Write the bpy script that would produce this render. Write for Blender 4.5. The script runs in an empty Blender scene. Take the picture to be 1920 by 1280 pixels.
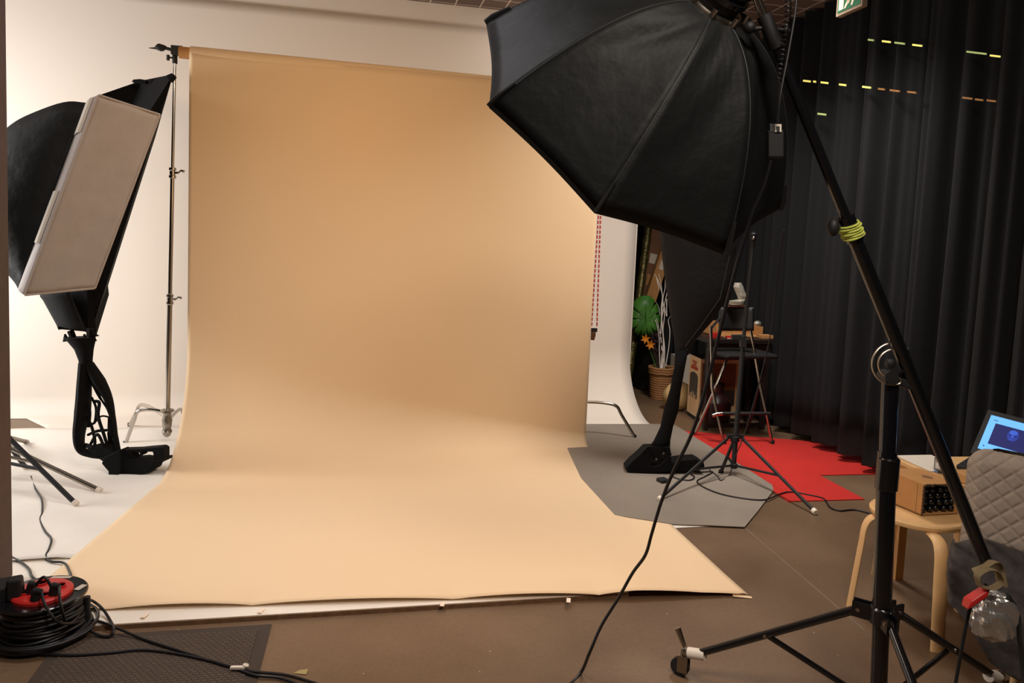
import bpy, math, random
from mathutils import Vector, Matrix
random.seed(7)
sc = bpy.context.scene
COL = sc.collection
V = Vector
# ------------------------------------------------------------------ camera
F, CX, CY, HY, ROLL, H = 1400.0, 960.0, 560.0, 447.0, 0.042, 1.53
_r = math.atan(ROLL); _p = math.atan((CY-HY)*math.cos(_r)/F)
def _uv(x, y, z): return V((x*.978+y*.2086, -x*.2086+y*.978, z))
fw = _uv(0, math.cos(_p), -math.sin(_p)).normalized()
rt = _uv(1, 0, 0).normalized()
up = rt.cross(fw).normalized()
IR = math.cos(_r)*rt + math.sin(_r)*up
IU = -math.sin(_r)*rt + math.cos(_r)*up
O = V((0, 0, H))
def ray(x, y): return fw*F + IR*(x-CX) - IU*(y-CY)
def G(x, y, z=0.0):
    d = ray(x, y); return O + d*((z-H)/d.z)
def P(x, y, d): return O + ray(x, y)/F*d
def AV(x, y, v):
    d = ray(x, y); return O + d*(v/d.y)
def AU(x, y, u):
    d = ray(x, y); return O + d*(u/d.x)
def D(p): return (V(p)-O).dot(fw)
cam = bpy.data.cameras.new('camera'); co = bpy.data.objects.new('camera', cam); COL.objects.link(co)
M3 = Matrix((IR, IU, -fw)).transposed()
co.matrix_world = Matrix.Translation(O) @ M3.to_4x4()
cam.sensor_width = 36; cam.lens = F/1920*36
cam.shift_y = (CY-640)/1920
cam.clip_start = .05
sc.camera = co
sc.view_settings.view_transform = 'Standard'; sc.view_settings.look = 'None'
sc.view_settings.gamma = 1; sc.view_settings.exposure = 0.0
try: sc.view_settings.use_curve_mapping = False
except Exception: pass

# ------------------------------------------------------------------ materials
def lin(c):
    return tuple(((x/255)/12.92 if x/255 <= .04045 else ((x/255+.055)/1.055)**2.4) for x in c)+(1,)
MATS = {}
def mat(name, rgb, rough=.6, metal=0, var=0, scale=8, bump=0, bscale=60, rgb2=None, emit=0, trans=0, alpha=1, spec=None, sheen=0):
    m = bpy.data.materials.new(name); m.use_nodes = True
    n = m.node_tree.nodes; l = m.node_tree.links; b = n['Principled BSDF']
    c = lin(rgb); b.inputs['Base Color'].default_value = c
    b.inputs['Roughness'].default_value = rough; b.inputs['Metallic'].default_value = metal
    if spec is not None: b.inputs['Specular IOR Level'].default_value = spec
    if sheen: b.inputs['Sheen Weight'].default_value = sheen
    tc = n.new('ShaderNodeTexCoord')
    if var or rgb2:
        t = n.new('ShaderNodeTexNoise'); t.inputs['Scale'].default_value = scale; t.inputs['Detail'].default_value = 6
        l.new(tc.outputs['Object'], t.inputs['Vector'])
        r = n.new('ShaderNodeValToRGB'); r.color_ramp.elements[0].position = .35; r.color_ramp.elements[1].position = .65
        if rgb2: c2 = lin(rgb2); c1 = c
        else:
            c1 = tuple(x*(1-var) for x in c[:3])+(1,); c2 = tuple(min(1, x*(1+var)) for x in c[:3])+(1,)
        r.color_ramp.elements[0].color = c1; r.color_ramp.elements[1].color = c2
        l.new(t.outputs['Fac'], r.inputs['Fac']); l.new(r.outputs['Color'], b.inputs['Base Color'])
    if bump:
        t2 = n.new('ShaderNodeTexNoise'); t2.inputs['Scale'].default_value = bscale; t2.inputs['Detail'].default_value = 4
        l.new(tc.outputs['Object'], t2.inputs['Vector'])
        bp = n.new('ShaderNodeBump'); bp.inputs['Strength'].default_value = bump; bp.inputs['Distance'].default_value = .01
        l.new(t2.outputs['Fac'], bp.inputs['Height']); l.new(bp.outputs['Normal'], b.inputs['Normal'])
    if emit:
        b.inputs['Emission Color'].default_value = c; b.inputs['Emission Strength'].default_value = emit
    if trans: b.inputs['Transmission Weight'].default_value = trans
    if alpha < 1: b.inputs['Alpha'].default_value = alpha
    MATS[name] = m
    return m
def nd(m): return m.node_tree.nodes, m.node_tree.links, m.node_tree.nodes['Principled BSDF']

mat('white_wall', (228, 218, 206), .85, bump=.03, bscale=40)
mat('white_paper', (228, 218, 206), .8)
mat('vinyl', (232, 226, 216), .5, var=.05, scale=2.5, bump=.25, bscale=3)
mat('board_white', (235, 226, 212), .7)
mat('board_raw', (112, 84, 58), .9, var=.2, scale=30)
mat('pillar', (84, 66, 58), .8, var=.08, scale=20, bump=.1, bscale=120)
mat('dark_wall', (14, 13, 15), .9)
mat('black_cloth', (24, 24, 28), .9, sheen=.0, bump=.15, bscale=25)
mat('curtain', (3, 4, 7), .95, bump=.2, bscale=14)
mat('softbox_black', (19, 21, 21), .62, bump=.8, bscale=9, spec=.3)
mat('velcro', (14, 14, 14), .8)
mat('seam', (44, 44, 44), .6)
mat('sculpt_black', (7, 7, 8), .85, bump=.3, bscale=30, spec=.2)
mat('sculpt_fabric', (9, 8, 9), .9, bump=.3, bscale=15)
mat('diffuser_grey', (170, 156, 142), .85, var=.04, scale=10, bump=.12, bscale=60)
mat('lip_grey', (176, 166, 160), .7, bump=.2, bscale=20)
mat('chrome', (190, 185, 178), .18, metal=1)
mat('steel', (150, 142, 130), .32, metal=1)
mat('alu', (175, 165, 150), .4, metal=1)
mat('gloss_black', (16, 16, 18), .18, spec=.7)
mat('matte_black', (18, 18, 19), .6)
mat('rubber', (16, 15, 16), .7)
mat('mat_rubber', (66, 55, 46), .9)
mat('cable', (18, 17, 20), .45)
mat('white_plastic', (225, 215, 200), .5)
mat('red_plastic', (190, 38, 32), .4)
mat('green_rope', (196, 205, 92), .8)
mat('red_chain', (170, 40, 32), .5)
mat('brown_weight', (96, 62, 40), .4)
mat('felt', (134, 124, 112), .95, var=.1, scale=1.6, bump=.2, bscale=80)
mat('red_carpet', (190, 34, 26), .95, var=.05, scale=3, bump=.3, bscale=150)
mat('wood_light', (214, 172, 118), .5, var=.06, scale=14)
mat('wood_mid', (186, 138, 84), .55, var=.08, scale=10)
mat('cardboard', (178, 128, 74), .85, var=.06, scale=12)
mat('cardboard_dark', (120, 82, 58), .85, var=.06, scale=8)
mat('cardboard_in', (70, 48, 30), .9)
mat('label', (200, 190, 175), .7)
mat('dark_wood', (30, 22, 20), .45)
mat('olive_strap', (120, 104, 74), .9, bump=.3, bscale=60)
mat('silver_tape', (200, 197, 192), .34, metal=.8, bump=.5, bscale=18)
mat('throw', (62, 56, 54), .95, var=.25, scale=40, bump=.5, bscale=18)
mat('quilt', (148, 134, 120), .95, var=.05, scale=30, bump=.1, bscale=150)
mat('rope', (164, 118, 76), .9, bump=.3, bscale=80)
mat('leaf', (70, 128, 46), .45, var=.25, scale=9)
mat('petal', (240, 170, 40), .6, rgb2=(225, 120, 25), scale=30)
mat('branch', (246, 238, 228), .7)
mat('purple', (48, 22, 28), .8)
mat('stem', (50, 52, 34), .8)
mat('gold_foil', (92, 82, 44), .35, metal=.6, var=.4, scale=25, bump=.8, bscale=40)
mat('foil', (170, 165, 150), .4, metal=.5, bump=.8, bscale=30)
mat('sack', (190, 160, 110), .9, bump=.3, bscale=14)
mat('maroon', (46, 24, 24), .35)
mat('screen_blue', (96, 165, 232), .5, emit=.95)
mat('screen_navy', (14, 22, 80), .5, emit=.9)
mat('screen_dark', (20, 50, 100), .5, emit=.6)
mat('face_blue', (46, 84, 190), .6, emit=.75)
mat('face_mid', (26, 48, 135), .6, emit=.8)
mat('exit_green', (18, 92, 58), .4, emit=.35)
mat('exit_white', (220, 200, 175), .5, emit=.35)
mat('sign_frame', (150, 130, 108), .5)
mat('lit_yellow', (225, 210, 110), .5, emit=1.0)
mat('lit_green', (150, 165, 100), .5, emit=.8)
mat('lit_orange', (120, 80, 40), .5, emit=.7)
mat('lit_white', (255, 225, 190), .5, emit=9)
mat('octa_front', (255, 203, 148), .5, emit=2.8)
mat('scrap', (170, 150, 100), .8)
mat('tape', (240, 222, 200), .6)
mat('photo_brown', (120, 78, 48), .7, var=.1, scale=9)
mat('photo_dark', (48, 42, 38), .7, var=.25, scale=14)
mat('tan_print', (206, 170, 128), .7)
mat('print_red', (160, 50, 30), .7)
mat('arch_dark', (62, 56, 48), .7)
mat('glass', (235, 235, 235), .03, trans=1)
mat('copper', (170, 70, 40), .5)
m = mat('bead_chain', (170, 40, 32), .5)
n, l, b = nd(m)
tc = n.new('ShaderNodeTexCoord'); sx = n.new('ShaderNodeSeparateXYZ'); mm_ = n.new('ShaderNodeMath'); mm_.operation = 'MODULO'; mm_.inputs[1].default_value = .036
gt = n.new('ShaderNodeMath'); gt.operation = 'GREATER_THAN'; gt.inputs[1].default_value = .024; mxc = n.new('ShaderNodeMixRGB')
ab_ = n.new('ShaderNodeMath'); ab_.operation = 'ABSOLUTE'
mxc.inputs[1].default_value = lin((176, 36, 30)); mxc.inputs[2].default_value = lin((225, 205, 190))
l.new(tc.outputs['Object'], sx.inputs[0]); l.new(sx.outputs['Z'], ab_.inputs[0]); l.new(ab_.outputs[0], mm_.inputs[0]); l.new(mm_.outputs[0], gt.inputs[0]); l.new(gt.outputs[0], mxc.inputs[0]); l.new(mxc.outputs['Color'], b.inputs['Base Color'])
# orange-beige seamless paper
mat('peach_paper', (230, 202, 164), .85)
# concrete floor with flecks
m = mat('floor', (98, 78, 58), .42, var=.0, spec=.45)
n, l, b = nd(m)
tc = n.new('ShaderNodeTexCoord')
n1 = n.new('ShaderNodeTexNoise'); n1.inputs['Scale'].default_value = 1.6; n1.inputs['Detail'].default_value = 8
r1 = n.new('ShaderNodeValToRGB'); r1.color_ramp.elements[0].position = .3; r1.color_ramp.elements[1].position = .7
r1.color_ramp.elements[0].color = lin((106, 82, 60)); r1.color_ramp.elements[1].color = lin((134, 110, 86))
n2 = n.new('ShaderNodeTexNoise'); n2.inputs['Scale'].default_value = 60; n2.inputs['Detail'].default_value = 5
mx = n.new('ShaderNodeMixRGB'); mx.blend_type = 'MULTIPLY'; mx.inputs[0].default_value = .35
vo = n.new('ShaderNodeTexVoronoi'); vo.inputs['Scale'].default_value = 9
cr = n.new('ShaderNodeValToRGB'); cr.color_ramp.elements[0].position = .03; cr.color_ramp.elements[1].position = .035
cr.color_ramp.elements[0].color = (1, 1, 1, 1); cr.color_ramp.elements[1].color = (0, 0, 0, 1)
mx2 = n.new('ShaderNodeMixRGB'); mx2.inputs[2].default_value = lin((205, 190, 165))
l.new(tc.outputs['Object'], n1.inputs['Vector']); l.new(tc.outputs['Object'], n2.inputs['Vector']); l.new(tc.outputs['Object'], vo.inputs['Vector'])
l.new(n1.outputs['Fac'], r1.inputs['Fac']); l.new(r1.outputs['Color'], mx.inputs[1]); l.new(n2.outputs['Fac'], mx.inputs[2])
l.new(vo.outputs['Distance'], cr.inputs['Fac'])
ml = n.new('ShaderNodeMath'); ml.operation = 'MULTIPLY'; ml.inputs[1].default_value = .55
l.new(cr.outputs['Color'], ml.inputs[0]); l.new(ml.outputs[0], mx2.inputs[0]); l.new(mx.outputs['Color'], mx2.inputs[1])
l.new(mx2.outputs['Color'], b.inputs['Base Color'])
# ceiling tiles
m = mat('ceiling', (90, 76, 66), .8)
n, l, b = nd(m)
tc = n.new('ShaderNodeTexCoord'); bt = n.new('ShaderNodeTexBrick'); bt.offset = 0
bt.inputs['Color1'].default_value = lin((104, 84, 74)); bt.inputs['Color2'].default_value = lin((112, 92, 80)); bt.inputs['Mortar'].default_value = lin((215, 196, 180))
bt.inputs['Scale'].default_value = 1; bt.inputs['Mortar Size'].default_value = .006; bt.inputs['Brick Width'].default_value = .21; bt.inputs['Row Height'].default_value = .21
l.new(tc.outputs['Object'], bt.inputs['Vector']); l.new(bt.outputs['Color'], b.inputs['Base Color'])
# mat with ribs
m = mat('door_mat', (66, 56, 48), .9)
n, l, b = nd(m)
tc = n.new('ShaderNodeTexCoord'); bt = n.new('ShaderNodeTexBrick'); bt.inputs['Scale'].default_value = 1
bt.inputs['Color1'].default_value = lin((92, 77, 62)); bt.inputs['Color2'].default_value = lin((80, 67, 55)); bt.inputs['Mortar'].default_value = lin((60, 50, 42))
bt.inputs['Brick Width'].default_value = .022; bt.inputs['Row Height'].default_value = .014; bt.inputs['Mortar Size'].default_value = .003
l.new(tc.outputs['Object'], bt.inputs['Vector']); l.new(bt.outputs['Color'], b.inputs['Base Color'])
bp = n.new('ShaderNodeBump'); bp.inputs['Distance'].default_value = .006; l.new(bt.outputs['Fac'], bp.inputs['Height']); bp.invert = True; l.new(bp.outputs['Normal'], b.inputs['Normal'])

# ------------------------------------------------------------------ mesh builder
WL = {}
class MB:
    def __init__(s): s.v = []; s.f = []
    def add(s, vs, fs):
        o = len(s.v); s.v += [V(p) for p in vs]; s.f += [tuple(i+o for i in f) for f in fs]; return s
    def hexa(s, a):  # 8 points: bottom loop 0-3, top loop 4-7
        return s.add(a, [(3, 2, 1, 0), (4, 5, 6, 7), (0, 1, 5, 4), (1, 2, 6, 5), (2, 3, 7, 6), (3, 0, 4, 7)])
    def box(s, lo, hi):
        x0, y0, z0 = lo; x1, y1, z1 = hi
        return s.hexa([(x0, y0, z0), (x1, y0, z0), (x1, y1, z0), (x0, y1, z0), (x0, y0, z1), (x1, y0, z1), (x1, y1, z1), (x0, y1, z1)])
    def obox(s, c, ax, ay, az):  # centre, half-axis vectors
        c = V(c); ax = V(ax); ay = V(ay); az = V(az)
        return s.hexa([c-ax-ay-az, c+ax-ay-az, c+ax+ay-az, c-ax+ay-az, c-ax-ay+az, c+ax-ay+az, c+ax+ay+az, c-ax+ay+az])
    def prism(s, pts, ext):
        n = len(pts); e = V(ext); a = [V(p) for p in pts]
        return s.add(a+[p+e for p in a], [tuple(range(n))[::-1], tuple(range(n, 2*n))]+[(i, (i+1) % n, n+(i+1) % n, n+i) for i in range(n)])
    def tube(s, path, r, seg=10, flat=None, caps=True):
        path = [V(p) for p in path]; n = len(path)
        rs = r if isinstance(r, (list, tuple)) else [r]*n
        t0 = (path[1]-path[0]).normalized()
        a = t0.orthogonal().normalized()
        if flat is not None: a = (V(flat[0]) - V(flat[0]).dot(t0)*t0).normalized()
        rings = []
        for i, p in enumerate(path):
            t = (path[min(i+1, n-1)]-path[max(i-1, 0)])
            if t.length < 1e-9: t = t0
            t = t.normalized()
            a = (a - a.dot(t)*t)
            a = a.normalized() if a.length > 1e-6 else t.orthogonal().normalized()
            b_ = t.cross(a)
            ra = rs[i]; rb = rs[i]*(flat[1] if flat is not None else 1)
            rings.append([p + a*math.cos(k*2*math.pi/seg)*ra + b_*math.sin(k*2*math.pi/seg)*rb for k in range(seg)])
        vs = [q for R in rings for q in R]
        fs = [(i*seg+k, i*seg+(k+1) % seg, (i+1)*seg+(k+1) % seg, (i+1)*seg+k) for i in range(n-1) for k in range(seg)]
        if caps: fs += [tuple(range(seg))[::-1], tuple((n-1)*seg+k for k in range(seg))]
        return s.add(vs, fs)
    def lathe(s, c, prof, axis=(0, 0, 1), seg=32, caps=True):  # prof: (radius, height)
        c = V(c); ax = V(axis).normalized(); a = ax.orthogonal().normalized(); b_ = ax.cross(a)
        vs = [c+ax*h+(a*math.cos(k*2*math.pi/seg)+b_*math.sin(k*2*math.pi/seg))*r for r, h in prof for k in range(seg)]
        n = len(prof)
        fs = [(i*seg+k, i*seg+(k+1) % seg, (i+1)*seg+(k+1) % seg, (i+1)*seg+k) for i in range(n-1) for k in range(seg)]
        if caps: fs += [tuple(range(seg))[::-1], tuple((n-1)*seg+k for k in range(seg))]
        return s.add(vs, fs)
    def grid(s, fn, nu, nv):
        vs = [fn(i/nu, j/nv) for j in range(nv+1) for i in range(nu+1)]
        return s.add(vs, [(j*(nu+1)+i, j*(nu+1)+i+1, (j+1)*(nu+1)+i+1, (j+1)*(nu+1)+i) for j in range(nv) for i in range(nu)])
    def ball(s, c, r, seg=12, rings=8, sc_=(1, 1, 1), jit=0):
        c = V(c); vs = []; fs = []
        for j in range(rings+1):
            th = math.pi*j/rings
            for k in range(seg):
                ph = 2*math.pi*k/seg; q = r*(1+random.uniform(-jit, jit))
                vs.append(c+V((q*math.sin(th)*math.cos(ph)*sc_[0], q*math.sin(th)*math.sin(ph)*sc_[1], q*math.cos(th)*sc_[2])))
        fs = [(j*seg+k, j*seg+(k+1) % seg, (j+1)*seg+(k+1) % seg, (j+1)*seg+k) for j in range(rings) for k in range(seg)]
        return s.add(vs, fs)
    def build(s, name, m, parent=None, smooth=False, bevel=0, solid=0, subd=0, origin=None):
        if parent is not None: base = WL[parent.name]
        elif origin is not None: base = V(origin)
        else:
            xs = [p.x for p in s.v]; ys = [p.y for p in s.v]; base = V(((min(xs)+max(xs))/2, (min(ys)+max(ys))/2, min(p.z for p in s.v)))
        me = bpy.data.meshes.new(name); me.from_pydata([tuple(p-base) for p in s.v], [], s.f); me.validate(); me.update()
        import bmesh
        bm = bmesh.new(); bm.from_mesh(me); bmesh.ops.remove_doubles(bm, verts=bm.verts, dist=1e-6)
        bmesh.ops.recalc_face_normals(bm, faces=bm.faces); bm.to_mesh(me); bm.free()
        o = bpy.data.objects.new(name, me); COL.objects.link(o)
        me.materials.append(MATS[m])
        if smooth:
            for p in me.polygons: p.use_smooth = True
            if smooth != 'all':
                try: me.set_sharp_from_angle(angle=math.radians(38))
                except Exception: pass
        if parent is not None: o.parent = parent; WL[o.name] = base
        else: o.location = base; WL[o.name] = base
        if subd:
            md = o.modifiers.new('s', 'SUBSURF'); md.levels = subd; md.render_levels = subd
        if solid:
            md = o.modifiers.new('t', 'SOLIDIFY'); md.thickness = solid; md.offset = 0
        if bevel:
            md = o.modifiers.new('b', 'BEVEL'); md.width = bevel; md.segments = 2; md.limit_method = 'ANGLE'
        return o
def thing(name, label, cat, loc, group=None):
    o = bpy.data.objects.new(name, None); COL.objects.link(o); o.location = V(loc); o.empty_display_size = .05
    WL[o.name] = V(loc); o['label'] = label; o['category'] = cat
    if group: o['group'] = group
    return o
def tag(o, label, cat, group=None, kind=None):
    o['label'] = label; o['category'] = cat
    if group: o['group'] = group
    if kind: o['kind'] = kind
    return o
def struct(o, label=None): 
    o['kind'] = 'structure'
    if label: o['label'] = label
    return o
def spline(pts, n=8):
    pts = [V(p) for p in pts]; out = []
    q = [pts[0]*2-pts[1]]+pts+[pts[-1]*2-pts[-2]]
    for i in range(1, len(q)-2):
        a, b_, c, d = q[i-1], q[i], q[i+1], q[i+2]
        for k in range(n):
            t = k/n
            out.append(.5*((2*b_)+(c-a)*t+(2*a-5*b_+4*c-d)*t*t+(3*b_-a-3*c+d)*t**3))
    out.append(pts[-1]); return out
Z = V((0, 0, 1))
def lerp(a, b_, t): return V(a)*(1-t)+V(b_)*t
def loft(rows, dep, dfac=.5, mind=.02, seg=16, mb=None, tilt=None):
    """rows (xl, xr, y[, depth]) in the photo's frame at camera distance dep -> closed rounded body"""
    mb = mb or MB(); rings = []
    for r in rows:
        xl, xr, y = r[:3]; dd = r[3] if len(r) > 3 else dep
        a = P(xl, y, dd); b_ = P(xr, y, dd); c = (a+b_)/2; h = (b_-a)/2
        nrm = h.cross(Z).normalized(); w = max(mind, h.length*dfac)
        rings.append([c + h*math.cos(k*2*math.pi/seg)+nrm*math.sin(k*2*math.pi/seg)*w for k in range(seg)])
    n = len(rings)
    mb.add([q for R in rings for q in R], [(i*seg+k, i*seg+(k+1) % seg, (i+1)*seg+(k+1) % seg, (i+1)*seg+k) for i in range(n-1) for k in range(seg)]+[tuple(range(seg)), tuple((n-1)*seg+k for k in range(seg))])
    return mb

# ------------------------------------------------------------------ room
CEIL = 3.47
struct(MB().box((-8.5, -1.6, -.1), (4.6, 9.4, 0)).build('floor', 'floor'))
struct(MB().box((-8.5, -1.6, CEIL), (4.6, 9.4, CEIL+.1)).build('ceiling', 'ceiling'))
struct(MB().box((-8.5, 6.46, 0), (2.52, 6.7, CEIL)).build('wall_back', 'white_wall'))
struct(MB().box((-1.75, -1.0, 0), (-1.385, 3.42, CEIL)).build('wall_left', 'pillar'))
struct(MB().box((-8.5, -1.6, 0), (-8.3, 6.46, CEIL)).build('wall_far_left', 'white_wall'))
struct(MB().box((4.3, -1.6, 0), (4.6, 9.4, CEIL)).build('wall_right', 'dark_wall'))
struct(MB().box((2.5, 8.9, 0), (4.3, 9.2, CEIL)).build('wall_far_back', 'dark_wall'))
struct(MB().box((-8.5, -1.6, 0), (4.3, -1.4, CEIL)).build('wall_front', 'dark_wall'))
# expansion joint in the floor
a, b_ = G(1392, 985), G(1620, 1180)
dr = (b_-a).normalized(); sd = V((-dr.y, dr.x, 0))*.0016
struct(MB().prism([a-sd, b_-sd, b_+sd, a+sd], (0, 0, .0006)).build('trim_1', 'felt'))

# ------------------------------------------------------------------ white sweep on the back wall
def white_sweep():
    def fn(a, t):
        R = .14*(1-a)+.60*a**2; u = -3.6+6.1*a
        if t < .4: q = t/.4; v = 6.44; z = 3.3*(1-q)+R*q
        elif t < .8: q = (t-.4)/.4*math.pi/2; v = 6.44-R*(1-math.cos(q)); z = R*(1-math.sin(q))
        else: q = (t-.8)/.2; v = (6.44-R)*(1-q)+5.86*q; z = 0
        uu = u if t <= .81 else max(u, -2.46+.36*(t-.8)/.2)
        return V((uu, v, z+.003))
    return MB().grid(fn, 60, 100)
o = white_sweep().build('white_backdrop', 'white_paper', smooth='all', solid=.002)
tag(o, 'wide white paper sweep hanging on the back wall and curving onto the floor', 'backdrop')
# stage board, vinyl sheet
st = thing('stage_board', 'low white-topped wooden board under the front edge of the beige paper', 'board', (-1.5, 4.3, 0))
MB().box((-5.2, 2.94, 0.0), (1.2, 5.8, .018)).build('board_core', 'board_raw', st)
MB().box((-5.2, 2.945, .018), (1.2, 5.8, .021)).build('painted_top', 'board_white', st)
def sheet_z(u): 
    t = min(1, max(0, (u-1.22)/.3)); return .0235*(1-t)+.003*t
def vin(s, t):
    fl, fr = V((-5.1, 3.42, 0)), V((2.0, 3.67, 0)); bl, br = V((-5.1, 5.84, 0)), V((2.2, 5.84, 0))
    fr = G(1333, 987); 
    p = lerp(lerp(fl, fr, s), lerp(bl, br, s), t)
    p.z = sheet_z(p.x)
    # gentle wrinkles
    if p.x < -1.2: p.z += .006*(1+math.sin(p.x*7+p.y*3))*(.5+.5*math.sin(p.y*11+1.3*math.sin(p.x*3)))
    return p
o = MB().grid(vin, 90, 40).build('vinyl_sheet', 'vinyl', smooth='all', solid=.0015)
tag(o, 'wrinkled white vinyl sheet lying on the floor left of the beige paper', 'floor sheet')

# ------------------------------------------------------------------ beige seamless paper on tube
TV, TZ = 5.32, 2.645
UL, UR = -1.075, 1.735
bd = thing('backdrop_paper', 'beige orange seamless paper hanging from its tube and sweeping over the floor', 'backdrop', (.35, 5.2, 0))
def zfl(u): return max(sheet_z(u)+.004, .004)
def paper(s, t):
    u = UL*(1-s)+UR*s
    R = .62*(1-s)**1.3+.10
    # path lengths
    vtop = TV-.045; zb = TZ
    # three zones in t : hang, curve, floor
    ft = .40; ct = .60
    fc_v = 3.07*(1-s)+2.885*s            # front edge
    uoff = 0
    if t < ft:
        q = t/ft; z = TZ*(1-q)+R*q; v = vtop
        uoff = 0
    elif t < ct:
        q = (t-ft)/(ct-ft)*math.pi/2; z = R*(1-math.sin(q)); v = vtop-R*(1-math.cos(q))
    else:
        q = (t-ct)/(1-ct); v = (vtop-R)*(1-q)+fc_v*q; z = 0
        uoff = -.19*(1-s)*q
    uu = u+uoff
    base = zfl(uu)
    z = max(z, 0)+base if t >= ft else z+base*(t/ft)
    # buckles between the tape tabs along the front edge
    if t > ct:
        q = (t-ct)/(1-ct); e = max(0, (q-.9)/.1)
        tabs = [0, .12, .30, .57, .775, 1.0]
        for i in range(5):
            if tabs[i] <= s <= tabs[i+1]:
                w = (s-tabs[i])/(tabs[i+1]-tabs[i]); z += e*.016*math.sin(math.pi*w)**.7 * (1 if i < 4 else 1.3)
        if s > .985: z += e*.004
    # faint waves in the hanging part
    if t < ct: v += .004*math.sin(s*9+t*5)
    return V((uu, v, z))
MB().grid(paper, 120, 120).build('paper_sheet', 'peach_paper', bd, smooth='all', solid=.0012)
MB().tube([(UL, TV, TZ), (UR, TV, TZ-.03)], .046, 24).build('paper_roll', 'peach_paper', bd, smooth=True)
MB().tube([(UL-.07, TV, TZ), (UR+.07, TV, TZ-.03)], .038, 20).build('core_tube', 'cardboard', bd, smooth=True)
# small corner curl
c = G(1380, 1118)
MB().prism([c+V((-.02, -.01, .006)), c+V((.06, -.03, .002)), c+V((.065, -.018, .004)), c+V((-.01, .02, .008))], (0, 0, .001)).build('torn_corner', 'peach_paper', bd)
for k, (x, y) in enumerate([(272, 1154), (490, 1145), (830, 1133), (1066, 1126)]):
    c = G(x, y, .026); 
    o = MB().obox(c+V((0, 0, .0025)), V((.008, -.003, 0)), V((.006, .018, 0)), (0, 0, .0005)).build('tape_strip', 'tape')
    tag(o, ['white tape strip on the paper edge nearest the cable reel', 'second white tape strip from the cable reel on the paper edge',
            'third white tape strip from the cable reel on the paper edge', 'white tape strip on the paper edge farthest from the cable reel'][k], 'tape', 'tape strips on the paper front edge')

# ------------------------------------------------------------------ grey felt and red carpet
pts = [G(1080, 797), G(1262, 797), G(1287, 812), G(1342, 846), G(1395, 878), G(1448, 912), G(1450, 922), G(1420, 962), G(1396, 991), G(1330, 988), G(1264, 986), G(1212, 960)+V((-.3, 0, 0)), G(1098, 838)+V((-.15, 0, 0))]
pts = [V((p.x, p.y, .0075)) for p in pts]
o = MB().prism(pts, (0, 0, .004)).build('felt_rug', 'felt'); tag(o, 'grey felt cloth on the floor right of the beige paper', 'rug')
pts = [G(1270, 808), G(1500, 826), AU(1600, 850, 3.62), G(1690, 889)]
pts = [G(1272, 808), G(1494, 826), V((3.75, 5.25, 0)), V((3.75, 4.42, 0)), G(1622, 890), G(1537, 892), G(1621, 937), G(1477, 941), G(1440, 915)]
pts = [V((p.x, p.y, .001)) for p in pts]
o = MB().prism(pts, (0, 0, .005)).build('red_carpet', 'red_carpet'); tag(o, 'red carpet piece on the floor between the grey felt and black curtain', 'carpet')

# ------------------------------------------------------------------ curtains
def curtain(name, p0, p1, z0, z1, wl, amp, label, seed, nw=None):
    p0 = V(p0); p1 = V(p1); L = (p1-p0).length; d = (p1-p0)/L; nn = V((-d.y, d.x, 0))
    n = max(20, int(L/.012)); rng = random.Random(seed)
    ph = [rng.uniform(0, 6.28) for _ in range(6)]
    def fn(s, t):
        x = s*L; k = 1-.25*t
        w = math.sin(x*2*math.pi/wl+1.1*math.sin(x*2.1+ph[0])+ph[1])+.35*math.sin(x*2*math.pi/(wl*.45)+ph[2]+.8*t)+.15*math.sin(x*2*math.pi/(wl*.23)+ph[3])
        p = p0+d*x+nn*amp*k*w; p.z = z0*(1-t)+z1*t; return p
    o = MB().grid(fn, n, 10).build(name, 'curtain', smooth='all', solid=.002)
    tag(o, label, 'curtain'); return o
CURT = curtain('black_curtain', (3.58, .3, 0), (3.58, 5.9, 0), .06, CEIL-.02, .27, .07, 'long black curtain on the right behind the boom stand, with small dashes of light showing through', 1)
curtain('black_curtain', (3.62, 5.95, 0), (3.62, 8.7, 0), .02, CEIL-.02, .3, .05, 'black curtain panel behind the dark table with the cardboard tray', 2)
curtain('black_curtain', (4.2, 8.75, 0), (2.45, 8.75, 0), .02, CEIL-.02, .3, .05, 'black curtain hanging deep in the corner behind the plant', 3)
# glowing bars standing in for lamp light showing through the curtain
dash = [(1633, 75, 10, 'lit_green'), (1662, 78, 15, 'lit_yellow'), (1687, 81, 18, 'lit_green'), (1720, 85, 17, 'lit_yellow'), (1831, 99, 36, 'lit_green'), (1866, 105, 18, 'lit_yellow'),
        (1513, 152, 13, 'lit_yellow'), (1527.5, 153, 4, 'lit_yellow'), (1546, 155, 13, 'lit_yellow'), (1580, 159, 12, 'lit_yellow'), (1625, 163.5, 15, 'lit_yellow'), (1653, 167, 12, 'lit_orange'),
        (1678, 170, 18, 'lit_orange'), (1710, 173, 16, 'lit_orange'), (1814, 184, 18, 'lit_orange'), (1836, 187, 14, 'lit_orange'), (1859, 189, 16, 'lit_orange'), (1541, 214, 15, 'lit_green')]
rown = {0: 'upper row of light dashes', 1: 'middle row of light dashes', 2: 'lower row of light dashes'}
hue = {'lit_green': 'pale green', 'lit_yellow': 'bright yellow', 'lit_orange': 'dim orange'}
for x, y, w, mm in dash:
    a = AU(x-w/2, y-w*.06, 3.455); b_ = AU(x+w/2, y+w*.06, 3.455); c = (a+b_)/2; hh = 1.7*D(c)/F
    MB().obox(c, (b_-a)/2, (.004, 0, 0), (0, 0, hh)).build('glow_dash', mm, CURT)

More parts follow.
